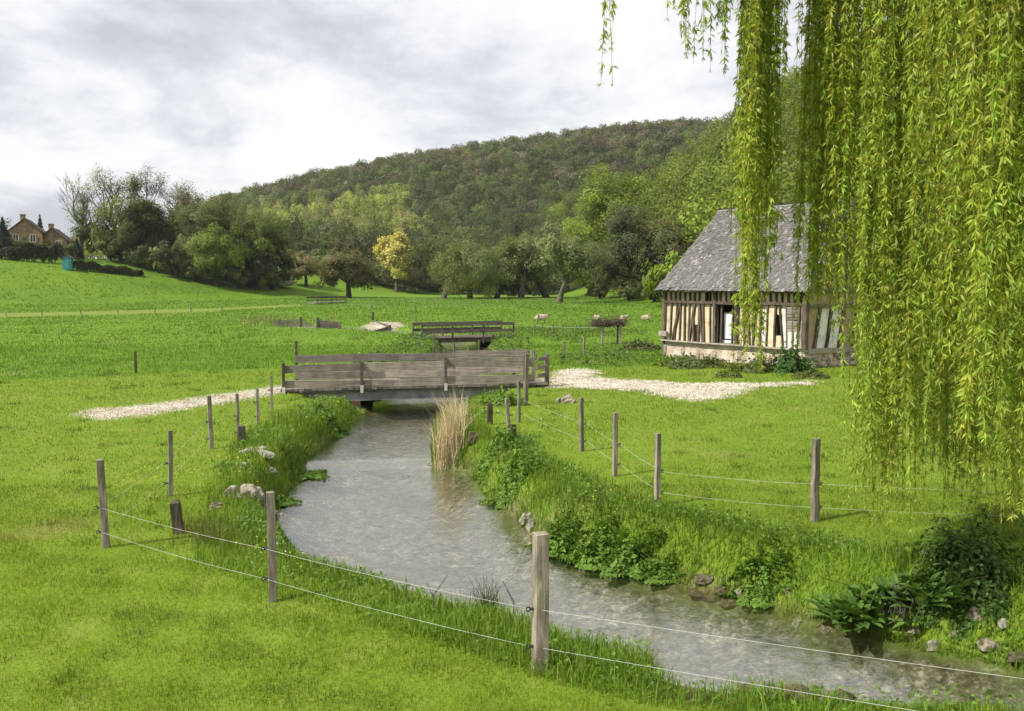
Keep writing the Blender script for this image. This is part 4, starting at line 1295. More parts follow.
# third, distant little bridge
q0 = P(316, 304, 0.1); q1 = P(346, 303, 0.1)
ang3 = math.atan2(q1[1] - q0[1], q1[0] - q0[0]); L3 = float(np.linalg.norm(q1 - q0))
br3 = thing('footbridge', (q0[0], q0[1], 0), 'small distant footbridge in the meadow below the round brownish tree', 'bridge', None, ang3)
MB().add(*beam((0, 0.8, 0.25), (L3, 0.8, 0.25), 1.8, 0.16, r=jr)).build('deck', M['board'], br3)
for yy in (-0.1, 1.7):
    MB().add(*beam((0, yy, 0.98), (L3, yy, 1.0), 0.05, 0.2, r=jr)).build('rail_board', M['dark_board'], br3)
    MB().add(*beam((0, yy, 0.6), (L3, yy, 0.6), 0.05, 0.12, r=jr)).build('rail_board', M['dark_board'], br3)
    for xx in (0.1, L3 / 2, L3 - .1): MB().add(*beam((xx, yy, -0.2), (xx, yy, 1.1), 0.1, 0.1, up=(1, 0, 0), r=jr)).build('rail_post', M['dark_board'], br3)


# sluice railings by the pale bend
def barrier(label, ptsp, hs, rails):
    a = P(*ptsp[0])
    t = thing('railing', (a[0], a[1], H1(a[0], a[1])), label, 'railing')
    loc = [P(*q) - a for q in ptsp]
    for q, h in zip(loc, hs):
        MB().add(*beam(q + (0, 0, -.3), q + (0, 0, h), 0.16, 0.16, up=(1, 0, 0), r=jr)).build('rail_post', M['dark_board'], t)
    for i_, j_, z0, z1 in rails:
        MB().add(*beam(loc[i_] + (0, 0, z0), loc[j_] + (0, 0, z1), 0.06, 0.26, seg=4, jit=.01, r=jr)).build('rail_board', M['dark_board'], t)


barrier('short dark wooden sluice railing right beside the pale bend of the stream', ((301, 327), (318, 328), (340, 328)), (0.7, 0.75, 0.4), ((1, 2, 0.45, 0.25), (1, 2, 0.15, 0.1)))
barrier('wooden railing with a taller middle post standing by the pale gravel patch', ((357, 328), (366, 328.5), (373, 321), (390, 328)), (0.35, 0.5, 1.3, 0.75), ((0, 1, 0.25, 0.3), (1, 3, 0.1, 0.55), (2, 3, 0.5, 0.6)))

# brush-topped feeder
fp = P(609, 345); fz = H1(fp[0], fp[1])
fd = thing('feeding_rack', (fp[0], fp[1], fz), 'brushwood-topped rack on four pale posts in the sheep pasture', 'rack', None, 0.2)
for xx, yy in ((-0.45, -0.3), (-0.22, 0.5), (0.5, -0.3), (0.62, 0.5)):
    MB().add(*beam((xx, yy, -0.2), (xx, yy, 0.95), 0.085, 0.085, up=(1, 0, 0), r=jr)).build('leg', M['board'], fd)
b = MB()
for k in range(520):
    c = np.array([jr.uniform(-0.75, 0.75), jr.uniform(-0.4, 0.65), 0.9 + abs(jr.normal(0, .13)) + .1 * jr.uniform()])
    dv = norm(jr.normal(0, 1, 3) * (1, .6, .22)) * jr.uniform(.15, .4)
    b.add(*tube([c - dv, c + dv], [0.014, 0.006], 3, False))
b.build('brushwood', M['brush'], fd)


# ------------------------------------------------------------------ fence posts and wires
def post(px, py, top, w, label, mkey='post', lean=(0, 0), insul=True, name='fence_post', group=None, side=1, zg=None, flat=True, heights=(0.53, 0.2)):
    p = P(px, py, 0); z = H1(p[0], p[1]) if zg is None else zg
    d = p[1]
    h = (py - top) / F_PX * d
    t = thing(name, (p[0], p[1], z), label, 'post', group, jr.uniform(.2, .55))
    sh = MB()
    w = w * 0.88
    V, Q_, T_ = beam((0, 0, -0.25), (lean[0], lean[1], h), w, w * jr.uniform(.85, 1.05), up=(0, 1, 0), seg=6, jit=0.004, taper=jr.uniform(.9, .98), r=jr)
    V[-1, 2] += 0.012 if flat else 0.05
    sh.add(V, Q_, T_); sh.build('shaft', M[mkey], t)
    if insul:
        for hz in heights:
            b = MB()
            cx = lean[0] * hz / max(h, .1)
            b.add(*tube([(cx + side * (w / 2 - .01), 0, hz), (cx + side * (w / 2 + .03), 0, hz)], [0.014, 0.011], 6))
            th = np.linspace(0, 2 * math.pi, 9)
            b.add(*tube(np.stack([cx + side * (w / 2 + .045) + np.cos(th) * 0.018, np.zeros(9), hz + np.sin(th) * .018], 1), 0.007, 5, False))
            b.build('insulator', M['insul'], t)
    return t


def pp(px, py): 
    p = P(px, py, 0); return p[0], p[1]


post(540, 668, 524, 0.135, 'thick square grey post closest to the viewer, in front of the water', side=-1, heights=(0.53, 0.21))
post(273, 600, 486, 0.10, 'grey square post on the grassy bend opposite the wide pool', side=-1, lean=(0, 0), heights=(.55, .24))
post(107, 546, 455, 0.095, 'slim grey corner post standing alone on the mown lawn', side=-1, lean=(-0.04, 0), heights=(.5, .2))
post(170, 495, 428, 0.075, 'thin brown post behind the rotten black stump', side=-1, lean=(.03, 0), heights=(.5, .2))
post(181, 531, 499, 0.15, 'short black rotten stump in tall grass on the lawn side', 'dark_post', (-.06, 0), False, 'post_stump', flat=False)
post(212, 448, 394, 0.09, 'round brown post above the pale flat stones', side=-1, lean=(-.03, 0))
post(239, 441, 392, 0.07, 'thin brown post with a dark stump at its foot', side=-1, lean=(-.02, 0))
post(242, 444, 425, 0.15, 'dark stump leaning against the foot of a thin post', 'dark_post', (0, 0), False, 'post_stump')
post(258, 425, 387, 0.075, 'brown post third before the bridge along the pale path', side=-1)
post(272, 411, 375, 0.075, 'brown post next to the bridge end by the pale path', side=-1)
post(136, 373, 351, 0.09, 'lone short dark post out in the middle of the left meadow', 'dark_post', insul=False)
post(815, 522, 437, 0.105, 'thick grey post on the lawn beside the hanging willow', side=1, heights=(.5, .18), lean=(-.02, 0))
post(657, 508, 433, 0.085, 'grey post of the lawn fence, next after the willow-side one', side=1, heights=(.5, .2))
post(615, 476, 411, 0.08, 'grey post second from the willow-side one on the lawn fence', side=1)
post(582, 451, 396, 0.085, 'grey leaning post below the pale boulder by the gravel', side=1, lean=(-.03, 0))
post(519, 422, 380, 0.07, 'thin grey post close by the bridge on the water side', side=1)
post(511, 441, 397, 0.075, 'leaning grey post with a dark stump beside it on the bank', side=1, lean=(-.1, 0))
post(513, 441, 424, 0.13, 'dark stump beside the leaning post on the bank', 'dark_post', (0, 0), False, 'post_stump')
post(490, 424, 403, 0.13, 'dark stump between the bridge pier and the dry reeds', 'dark_post', (0, 0), False, 'post_stump')
post(526, 405, 353, 0.10, 'tall grey post touching the bridge railing end', insul=False, lean=(.02, 0))
G = 'small posts around the second bridge'
for px, py, tp, lab in ((420, 350, 340, 'tiny post before the second bridge, farthest from the pasture sheep'), (434, 349, 326, 'slim post just before the railing start of the second bridge'), (454, 351, 325, 'tallest slim post before the second bridge'),
                        (468, 349, 331, 'shorter slim post before the middle of the second bridge'), (479, 341, 327, 'thin post against the second bridge railing'), (534, 334, 324, 'short post under the sheep by the pasture wire'),
                        (553, 337, 324, 'short post on the pasture wire between sheep and rack'), (564, 361, 342, 'pale short post in the rough grass behind the bridge end'), (584, 357, 337, 'pale post in rough grass nearest the feeding rack'),
                        (416, 322, 305, 'small distant post above the second bridge end'), (372, 318, 304, 'distant post above the sluice railing')):
    post(px, py, tp, 0.09, lab, insul=False, group=G)
G = 'tiny posts along the pale strip'
for k, px in enumerate((6, 42, 81, 118, 155, 191, 222)):
    py = 316 - k * 0.8
    post(px, py, py - 5.5, 0.13, 'tiny post on the pale strip across the far left meadow', insul=False, group=G, zg=H1(*pp(px, py)))


def wire(pts, label, sag=0.025, rad=0.0021, name='fence_wire'):
    out = []
    for a, b in zip(pts[:-1], pts[1:]):
        a, b = np.asarray(a, float), np.asarray(b, float)
        n = 10
        for i_ in range(n):
            f = i_ / n; q = a + (b - a) * f; q[2] -= sag * 4 * f * (1 - f); out.append(q)
    out.append(np.asarray(pts[-1], float))
    o = MB().add(*tube(out, rad, 5)).build(name, M['wire'], smooth=True)
    return tag(o, label, 'wire', 'white fence wires')


def ins(px, py, w, hz, side):
    x, y = pp(px, py)
    return np.array([x + side * (w / 2 + 0.045), y, H1(x, y) + hz])


Lp = [(540, 668, .135, (.53, .21)), (273, 600, .1, (.55, .24)), (107, 546, .095, (.5, .2)), (170, 495, .075, (.5, .2)), (212, 448, .09, (.53, .2)), (239, 441, .07, (.53, .2)), (258, 425, .075, (.53, .2)), (272, 411, .075, (.53, .2))]
for k, lab in enumerate(('upper faint wire of the stream-side fence from the near post to the path', 'lower faint wire of the stream-side fence close above the grass')):
    e_ = np.array([5.6, 5.05, (.56, .2)[k]])
    wire([e_, ins(Lp[0][0], Lp[0][1], Lp[0][2], Lp[0][3][k], -1)], ('upper white wire stretched from the near post across the water', 'lower white wire stretched from the near post over the bank stones')[k], rad=.0015)
    wire([ins(a, b, c, d[k], -1) for a, b, c, d in Lp], lab, rad=.0014)
Rp = [(815, 522, .105, (.5, .18)), (657, 508, .085, (.5, .2)), (615, 476, .08, (.53, .2)), (582, 451, .085, (.53, .2)), (519, 422, .07, (.53, .2))]
for k, lab in enumerate(('upper thin wire of the lawn fence passing behind the willow', 'lower thin wire of the lawn fence passing behind the willow')):
    e_ = np.array([8.2, 11.2, (.52, .2)[k]])
    wire([e_] + [ins(a, b, c, d[k], 1) for a, b, c, d in Rp], lab, rad=0.0016)
a = P(440, 345); b_ = P(590, 337)
wire([P(500, 336) + (0, 0, .65), P(534, 334) + (0, 0, .55), P(553, 337) + (0, 0, .6), P(598, 338) + (0, 0, .6)], 'faint wire across the sheep pasture by the second bridge', rad=0.006)


# ------------------------------------------------------------------ rocks
def rock(px, py, w, h, label, mkey='rock', z=0.0, group=None, name='rock', dy=0.7, rz=None, back=0.0):
    p = P(px, py, z) + (0, back, 0); zz = H1(p[0], p[1])
    V, T = rock_mesh(jr, w / 2 * 1.1, w / 2 * dy * 1.1, h / 2 * 1.6, 4, 0.4)
    o = MB().add(V, T=T).build(name, M[mkey])
    o.location = (p[0], p[1], zz + h * 0.22); o.rotation_euler = (0, 0, jr.uniform(-.5, .5) if rz is None else rz)
    return tag(o, label, 'rock', group)


rock(253, 501, 0.46, 0.34, 'largest brown-grey boulder of the rock pile on the lawn-side bank', 'rock', -.1)
rock(231, 498, 0.20, 0.18, 'pale stone at the lawn end of the rock pile', 'chalk', -.05)
rock(241, 507, 0.16, 0.1, 'small pale stone below the largest boulder', 'chalk', -.15)
rock(262, 510, 0.2, 0.12, 'flat grey stone below the largest boulder, towards the water', 'rock', -.25)
rock(283, 503, 0.22, 0.16, 'pale stone at the water edge of the rock pile', 'chalk', -.4)
rock(300, 499, 0.17, 0.18, 'white pointed stone standing in the shallow water edge', 'chalk', -.55)
rock(272, 497, 0.2, 0.14, 'pale stone just behind the largest boulder', 'chalk', -.3)
rock(216, 508, 0.22, 0.13, 'half-buried stone in grass before the rock pile', 'rock', -.02)
rock(252, 454, 0.5, 0.1, 'long flat pale slab on the bank above the rock pile', 'chalk', -.05, rz=.0)
rock(262, 458, 0.35, 0.12, 'flat pale slab overlapping the long slab', 'chalk', -.1)
rock(266, 467, 0.28, 0.14, 'pale slab midway down the bank under the long slab', 'chalk', -.2)
rock(271, 473, 0.2, 0.12, 'lowest pale slab of the stone steps on the bank', 'chalk', -.25)
rock(244, 470, 0.14, 0.1, 'small pale stone in the grass below the slabs', 'chalk', -.05)
rock(526, 513, 0.2, 0.2, 'top white stone of three on the far bank behind the near post', 'chalk', -.4)
rock(531, 526, 0.14, 0.24, 'middle upright white stone of three on the far bank', 'chalk', -.5)
rock(529, 542, 0.18, 0.16, 'bottom white stone of three at the water line', 'chalk', -.58)
rock(473, 463, 0.26, 0.22, 'brown rounded stone at the foot of the dry reeds', 'brownrock', -.5)
rock(430, 464, 0.28, 0.12, 'flat white stone under the dry reeds in the water', 'chalk', -.58)
rock(567, 402, 0.46, 0.26, 'pale rounded boulder in the grass below the gravel track', 'rock', 0)
G = 'stones at the foot of the willow bank'
for px, py, w, h, lab, mk in ((705, 588, .2, .13, 'brown stone under the bare earth bank opposite the near post', 'brownrock'), (722, 594, .18, .1, 'flat brown stone at the water below the bare earth bank', 'brownrock'), (742, 597, .16, .1, 'brown stone past the bare earth bank towards the willow', 'rock'),
                              (765, 604, .13, .09, 'small grey stone on the water line before the dark dock plant', 'rock'), (800, 616, .13, .08, 'small yellowish stone right before the dark dock plant', 'chalk'), (826, 622, .16, .1, 'small stone hidden under the dark dock leaves', 'rock'),
                              (916, 634, .15, .07, 'grey stone under the pale root tangle', 'rock'), (934, 643, .2, .11, 'pale stone below the second dock plant', 'chalk'), (957, 643, .11, .06, 'yellowish stone in the row below the willow', 'chalk'),
                              (976, 643, .2, .13, 'grey angular stone higher on the willow bank', 'rock'), (990, 654, .22, .12, 'largest grey stone of the row below the willow', 'rock'), (1005, 651, .12, .08, 'last pale stone of the row near the frame edge', 'chalk'), (1018, 662, .24, .1, 'dark flat stone at the water near the frame edge', 'brownrock')):
    rock(px, py + 2, w, h, lab, mk, -.6, G, back=.04)
G = 'stones in the near bank'
for px, py, w, h, lab, mk in ((795, 707, .22, .12, 'brown stone in the near bank at the foot of the picture', 'brownrock'), (770, 701, .12, .08, 'small grey stone in the near bank', 'rock'), (845, 708, .22, .1, 'dark reddish stone in the near bank under the lower wire', 'brownrock'),
                              (745, 693, .16, .1, 'brown earthy stone beside the bare soil on the near bank', 'brownrock'), (825, 706, .13, .08, 'flat grey stone between the two brown near-bank stones', 'rock')):
    rock(px, py, w, h, lab, mk, -.05, G)



# ------------------------------------------------------------------ sheep
def sheep(px, py, length, rz, label, head_down):
    p = P(px, py); z = H1(p[0], p[1])
    k = length * .86 / 1.25
    me = bpy.data.meshes.new('sheep')
    hd = 0.28 if head_down else 0.78
    vs = [(0, 0, .62), (-.42, 0, .60), (.38, 0, .62), (.56, 0, .60 if head_down else .72), (.70, 0, hd + .08), (.84, 0, hd - .06)]
    rad = [.30, .25, .27, .16, .11, .06]
    es = [(0, 1), (0, 2), (2, 3), (3, 4), (4, 5)]
    for sx, bx in ((-.40, 1), (.34, 2)):
        for sy in (-1, 1):
            i0 = len(vs)
            vs += [(sx, sy * .13, .38), (sx + .02, sy * .13, .2), (sx, sy * .13, 0.0)]; rad += [.10, .05, .045]
            es += [(bx, i0), (i0, i0 + 1), (i0 + 1, i0 + 2)]
    i0 = len(vs); vs.append((-.66, 0, .52)); rad.append(.06); es.append((1, i0))
    for sy in (-1, 1):
        i0 = len(vs); vs.append((.66, sy * .15, hd + .1)); rad.append(.03); es.append((4, i0))
    me.from_pydata([tuple(c * k for c in v) for v in vs], es, [])
    o = bpy.data.objects.new('sheep', me); COL.objects.link(o)
    sm = o.modifiers.new('s', 'SKIN')
    for v, rr in zip(me.skin_vertices[0].data, rad): v.radius = (rr * k, rr * k)
    me.skin_vertices[0].data[0].use_root = True
    sb = o.modifiers.new('b', 'SUBSURF'); sb.levels = 2; sb.render_levels = 2
    dg = bpy.context.evaluated_depsgraph_get()
    m2 = bpy.data.meshes.new_from_object(o.evaluated_get(dg)); m2.name = 'sheep'
    o.modifiers.clear(); o.data = m2
    n = len(m2.vertices); co = np.zeros(n * 3, np.float32); m2.vertices.foreach_get('co', co); co = co.reshape(-1, 3) / k
    dark = ((co[:, 2] < .3) | (co[:, 0] > .6))
    c = np.where(dark[:, None], (.6, .52, .45), (1, 1, 1))
    at = m2.color_attributes.new('Col', 'FLOAT_COLOR', 'POINT'); at.data.foreach_set('color', np.concatenate([c, np.ones((n, 1))], 1).astype(np.float32).ravel())
    m2.polygons.foreach_set('use_smooth', np.ones(len(m2.polygons), bool))
    m2.materials.clear(); m2.materials.append(M['wool'])
    o.location = (p[0], p[1], z); o.rotation_euler = (0, 0, rz)
    tag(o, label, 'sheep', 'sheep grazing in the pasture')


sheep(541, 323.5, 1.2, 0.1, 'cream sheep standing sideways between the second bridge and the brush rack', False)
sheep(597, 322.5, 1.0, 1.9, 'cream sheep mostly hidden behind the lawn-side end of the brush rack', True)
sheep(624, 323, .95, 0.6, 'cream sheep looking out at the barn-side end of the brush rack', False)
sheep(646, 322, .9, 2.9, 'small cream sheep grazing alone between brush rack and barn', True)


# ------------------------------------------------------------------ plants
def herb(px, py, w, h, n, cols, label, z=0.0, back=0.0, leaf=0.07, asp=0.5, name='leafy_plant', group=None, mkey='herb', seed=None, cat='plant', zoff=0.0):
    r = np.random.default_rng(int(px * 7 + py))
    p = P(px, py, z) + (0, back, 0)
    a = r.uniform(0, 6.28, n); rr = np.sqrt(r.uniform(0, 1, n))
    lump = 0.75 + 0.25 * np.sin(a * 3 + r.uniform(0, 6)) 
    X0, Y0 = np.cos(a) * rr * w / 2, np.sin(a) * rr * w / 2
    hz = h * np.sqrt(np.clip(1 - (rr) ** 2, 0.03, 1)) * r.uniform(0.1, 1.0, n) * (lump + .35 * np.sin(X0 * 14 + px) * np.sin(Y0 * 17))
    wob = 1 + .3 * np.sin(a * 4 + px) + .15 * np.sin(a * 7)
    X = p[0] + np.cos(a) * rr * w / 2 * wob; Y = p[1] + np.sin(a) * rr * w / 2 * 0.8 * wob
    Z = height(X, Y) + hz + zoff
    Z = np.maximum(Z, wz(X, Y) + 0.03)
    nrm = np.stack([np.cos(a) * rr, np.sin(a) * rr, np.full(n, .9)], 1) + r.normal(0, .45, (n, 3))
    V, Qd = leaf_quads(np.stack([X, Y, Z], 1), nrm, leaf * r.uniform(.5, 1.25, n), asp, r)
    c = np.array(cols)[r.integers(0, len(cols), n)] * r.uniform(.85, 1.5, (n, 1))
    mbp = MB().add(V, Qd, col=np.repeat(c, 4, 0))
    k = max(6, n // 60)
    for i_ in range(k):
        q = r.integers(0, n)
        mbp.add(*tube([(p[0] + (X[q] - p[0]) * .5, p[1] + (Y[q] - p[1]) * .5, height(np.array([X[q]]), np.array([Y[q]]))[0] - .03), (X[q], Y[q], Z[q])], [.005, .003], 3, False), col=np.array(cols[0]) * .9)
    return tag(mbp.build(name, M[mkey]), label, cat, group)


GREEN = [(0.105, 0.19, 0.024), (0.125, 0.215, 0.03), (0.085, 0.16, 0.022)]
DOCK = [(0.055, 0.105, 0.022), (0.07, 0.13, 0.025), (0.08, 0.145, 0.03)]
G = 'leafy clumps along the far bank'
for px, py, w, h, n, lab in ((500, 482, 1.0, .5, 1800, 'leafy green clump leaning over the pool beside the brown stone'), (518, 508, 1.0, .5, 1800, 'leafy clump on the far bank above the white stones'), (556, 553, .7, .4, 1100, 'low leafy clump right behind the near post'),
                             (600, 567, .8, .5, 1900, 'round leafy bush overhanging the water behind the near post'), (634, 576, .75, .5, 1900, 'second round leafy bush overhanging the water, next to the bare earth'), (566, 558, .5, .38, 900, 'small leafy clump squeezed between the low clump and the round bush')):
    herb(px, py, w, h, n, GREEN, lab, -.6, w * .22, .04, .6, 'leafy_bush', G)
herb(664, 583, .5, .25, 500, GREEN, 'small leafy tuft draping to the water before the bare earth', -.6, .1, .04, .6, 'leafy_bush', G)
G = 'nettles at the barn foot'
herb(695, 366, 2.6, .5, 1400, OLIVE + [(0.05, 0.1, 0.02)], 'long low nettle patch along the brick base of the barn', 0, 0, .08, .6, 'nettle_patch', G)
herb(757, 371, 1.6, .6, 1000, OLIVE + [(0.05, 0.1, 0.02)], 'nettle patch below the white plaster of the barn', 0, 0, .08, .6, 'nettle_patch', G)
herb(789, 371, 1.5, .95, 1800, [(0.045, 0.095, 0.02), (0.06, 0.12, 0.025)], 'round dark green bush against the barn corner stone', 0, 0, .09, .6, 'round_bush', G)
herb(810, 377, 1.2, .3, 500, OLIVE, 'low weeds in front of the barn corner', 0, 0, .07, .6, 'weed_patch', G)
herb(728, 376, .9, .25, 300, OLIVE, 'small weed patch on the grass before the barn doorway', 0, 0, .07, .6, 'weed_patch', G)
herb(641, 350, 2.0, .45, 700, OLIVE + DARK, 'dark weed clump on the pasture near the barn wall', 0, 0, .1, .6, 'weed_patch')
herb(326, 424, 1.0, .34, 1100, GREEN, 'bright leafy clump in front of the bridge pier on the path side', -.25, 0, .06, .5, 'leafy_bush')
herb(505, 412, 1.0, .45, 900, GREEN, 'leafy clump under the bridge end beside the dark stump', -.2, 0, .055, .55, 'leafy_bush')
herb(284, 492, .5, .22, 500, GREEN, 'small leafy tuft behind the white pointed stone', -.4, 0, .04, .6, 'leafy_bush')
herb(305, 474, .9, .16, 900, GREEN, 'low cress mat spreading on the shallow pool edge', -.55, 0, .05, .6, 'cress_patch')


def dock(px, py, n, L, W, label, back, spread=1.0, seed=1):
    r = np.random.default_rng(seed)
    p = P(px, py, -.6) + (0, back, 0); zz = H1(p[0], p[1])
    mbd = MB()
    for k in range(n):
        a = r.uniform(0, 6.28); el = r.uniform(0.5, 1.4)
        l = L * r.uniform(.6, 1.1); w = W * r.uniform(.7, 1.1)
        b0 = np.array([r.normal(0, .09) * spread, r.normal(0, .08) * spread, r.uniform(0, .08)])
        hd = np.array([math.cos(a), math.sin(a), 0]); sd = np.array([-math.sin(a), math.cos(a), 0])
        rows = []
        for t, wf in ((0, .08), (.22, .12), (.4, .8), (.62, 1.0), (.82, .65), (1.0, .06)):
            q = b0 + hd * (l * t * math.cos(el) + l * .22 * t * t) + np.array([0, 0, l * (math.sin(el) * t - .32 * t * t)])
            rows += [q - sd * w * wf / 2 + (0, 0, .012 * wf), q + (0, 0, -.012 * wf), q + sd * w * wf / 2 + (0, 0, .012 * wf)]
        Qd = [(3 * i_ + j_, 3 * i_ + j_ + 1, 3 * i_ + j_ + 4, 3 * i_ + j_ + 3) for i_ in range(5) for j_ in (0, 1)]
        c = np.array(DOCK[r.integers(0, 3)]) * r.uniform(1.2, 2.1)
        mbd.add(rows, Qd, col=c)
    o = mbd.build('dock_plant', M['herb'], smooth=True)
    o.location = (p[0], p[1], zz); o.rotation_euler = (0, 0, 0)
    return tag(o, label, 'plant', 'broad-leaved dock plants on the willow bank')


dock(853, 626, 120, .45, .125, 'large dark broad-leaved dock plant overhanging the water by the roots', .0, 1.5, 3)
dock(880, 630, 40, .36, .1, 'dark dock plant tucked behind the largest one', .2, 1.2, 4)
dock(932, 640, 60, .42, .11, 'broad-leaved dock plant above the pale stones', .3, 2.2, 5)
dock(962, 648, 45, .42, .1, 'shaded dock plant under the willow tips', .45, 2.2, 6)
herb(1012, 664, 1.1, .75, 3200, DOCK, 'dark shaded bush of small leaves at the frame edge under the willow', -.6, 1.0, .04, .55, 'dark_bush')
herb(1012, 664, .6, .34, 1100, DOCK, 'dark leafy clump hanging down to the pale stones at the frame edge', -.6, .6, .035, .55, 'dark_bush')
herb(770, 609, .8, .34, 1300, GREEN, 'low herb clump on the bank before the dark dock plant', -.6, .35, .035, .55, 'leafy_bush')


def blades(mbx, X, Y, hgt, wid, lean, cols, r, zoff=0.0, seg2=True, clampw=False):
    n = len(X)
    Z = height(X, Y) - 0.01 + zoff
    if clampw: Z = np.maximum(Z, wz(X, Y) - .02)
    a = r.uniform(0, 6.28, n); la = r.uniform(0, 6.28, n)
    hgt = np.broadcast_to(hgt, (n,)); wid = np.broadcast_to(wid, (n,))
    l = np.abs(r.normal(0, 1, n)) * lean * hgt
    sx, sy = np.cos(a) * wid / 2, np.sin(a) * wid / 2
    lx, ly = np.cos(la) * l, np.sin(la) * l
    b0 = np.stack([X - sx, Y - sy, Z], 1); b1 = np.stack([X + sx, Y + sy, Z], 1)
    tip = np.stack([X + lx, Y + ly, Z + hgt * np.sqrt(np.clip(1 - (l / hgt) ** 2 * .5, .2, 1))], 1)
    if seg2:
        m0 = np.stack([X - sx * .8 + lx * .3, Y - sy * .8 + ly * .3, Z + hgt * .58], 1); m1 = np.stack([X + sx * .8 + lx * .3, Y + sy * .8 + ly * .3, Z + hgt * .58], 1)
        V = np.stack([b0, b1, m1, m0, tip], 1).reshape(-1, 3)
        o = np.arange(n)[:, None] * 5
        mbx.add(V, o + np.array([[0, 1, 2, 3]]), o + np.array([[3, 2, 4]]), col=np.repeat(cols, 5, 0))
    else:
        V = np.stack([b0, b1, tip], 1).reshape(-1, 3)
        mbx.add(V, None, np.arange(3 * n).reshape(-1, 3), col=np.repeat(cols, 3, 0))


def tuft(px, py, n, h, rad, cols, label, z=0.0, wid=0.007, lean=.35, name='grass_tuft', cat='grass', mkey='grass', clampw=False, zoff=0):
    r = np.random.default_rng(int(px * 3 + py))
    p = P(px, py, z)
    X = p[0] + r.normal(0, rad, n); Y = p[1] + r.normal(0, rad, n)
    c = np.array(cols)[r.integers(0, len(cols), n)] * r.uniform(.75, 1.25, (n, 1))
    mbx = MB(); blades(mbx, X, Y, h * r.uniform(.5, 1.1, n), wid, lean, c, r, zoff, True, clampw)
    return tag(mbx.build(name, M[mkey]), label, cat)


STRAW = [(0.55, 0.45, 0.28), (0.48, 0.38, 0.22), (0.64, 0.55, 0.37)]
tuft(449, 460, 330, 1.15, .13, STRAW, 'pale dry reed clump on the bank in front of the bridge', -.45, .010, .3, 'dry_reeds', 'reeds', 'straw', True)
tuft(456, 448, 240, .8, .16, STRAW, 'shorter dry reeds behind the pale reed clump', -.4, .010, .3, 'dry_reeds', 'reeds', 'straw', True)
tuft(490, 617, 150, .48, .07, [(0.05, 0.075, 0.02), (0.07, 0.09, 0.025)], 'dark upright rush tuft on the near bank beside the near post', -.1, .007, .3, 'rush_tuft', 'rush')
tuft(470, 612, 60, .34, .06, [(0.06, 0.09, 0.02)], 'small rush tuft next to the dark upright one', -.1, .006, .5, 'rush_tuft', 'rush')
tuft(210, 545, 240, .3, .22, [(0.13, 0.12, 0.05), (0.08, 0.1, 0.03), (0.2, 0.17, 0.08)], 'tangle of brown dead stems in grass beside the rotten black stump', -.05, .006, .5, 'dead_stems', 'weeds')
tuft(200, 525, 160, .22, .2, [(0.16, 0.13, 0.07), (0.08, 0.1, 0.03)], 'thin reddish dead stems at the foot of the rotten black stump', 0, .005, .5, 'dead_stems', 'weeds')
for px, py, h, lab in ((405, 606, .34, 'reddish bare stem sticking up against the pool'), (432, 612, .42, 'slanting bare twig against the pool'), (512, 618, .4, 'bare forked twig standing just before the near post')):
    p = P(px, py + 4, -.02)
    tw = MB(); zz = H1(p[0], p[1])
    tw.add(*tube([(p[0], p[1], zz - .05), (p[0] + .02, p[1], zz + h * .5), (p[0] + jr.normal(0, .06), p[1], zz + h)], [.006, .005, .003], 5))
    tw.add(*tube([(p[0] + .015, p[1], zz + h * .45), (p[0] - .05, p[1], zz + h * .8)], [.004, .002], 4))
    tag(tw.build('dry_twig', M['brush']), lab, 'twig')
# pale root tangle
rt = MB()
p = P(905, 634, -.6)
for k in range(20):
    a = np.array([p[0] + jr.normal(0, .12), p[1] + .22 + jr.normal(0, .05), -.16 + jr.normal(0, .05)])
    b_ = a + np.array([jr.normal(-.08, .1), -.16 + jr.normal(0, .05), -.36 + jr.normal(0, .07)])
    mid = (a + b_) / 2 + jr.normal(0, .04, 3) + (0, -.05, .02)
    rt.add(*tube([a, mid, b_], [.009, .008, .004], 5))
tag(rt.build('root_tangle', M['twig'], smooth=True), 'pale tangle of bare roots hanging between the two dock plants', 'roots')
for k, (px, py, w, h, lab) in enumerate(((706, 584, .5, .14, 'lump of bare brown earth exposed under the overhanging grass'), (792, 596, .16, .12, 'brown clod of dead grass on the bank before the dark dock plant'), (735, 591, .3, .1, 'smaller lump of brown earth beside the bare earth bank'))):
    p = P(px, py + 14, -.6) + (0, .2, 0)
    V, T = rock_mesh(jr, w / 2, w / 3, h / 2, 3, .4, 1.0)
    o = MB().add(V, T=T).build('earth_clod', M['brownrock'], smooth=True); o.location = (p[0], p[1], H1(p[0], p[1]) - .02); tag(o, lab, 'earth')

# ------------------------------------------------------------------ grass (uncountable)
gr = np.random.default_rng(99)
LAWN = np.array([(0.155, 0.235, 0.018), (0.115, 0.19, 0.014), (0.19, 0.25, 0.03), (0.24, 0.265, 0.07)])
LUSH = np.array([(0.105, 0.205, 0.014), (0.122, 0.22, 0.018), (0.088, 0.165, 0.018), (0.15, 0.23, 0.03)])


def scatter(n, y0, y1, half=0.62, pw=1.0):
    # density falls off with distance
    u = gr.uniform(0, 1, n)
    y = y0 * (y1 / y0) ** u if pw else gr.uniform(y0, y1, n)
    x = gr.uniform(-1, 1, n) * (half * y + 3.2)
    return x, y


def clean(x, y, gmax=0.3, dmin=0.15):
    k = np.ones(len(x), bool)
    if y.min() < 170:
        s = np.full(len(x), 50.0); m_ = y < 170
        s[m_] = poly_sd(x[m_], y[m_], STREAM); k &= s > dmin
    m_ = y < 95; gm = np.zeros(len(x)); gm[m_] = gravel_glare_mask(x[m_], y[m_])
    k &= gm < gmax * gr.uniform(.2, 2.6, len(x))
    k &= poly_sd(x, y, BARN_POLY) > .05
    return x[k], y[k]


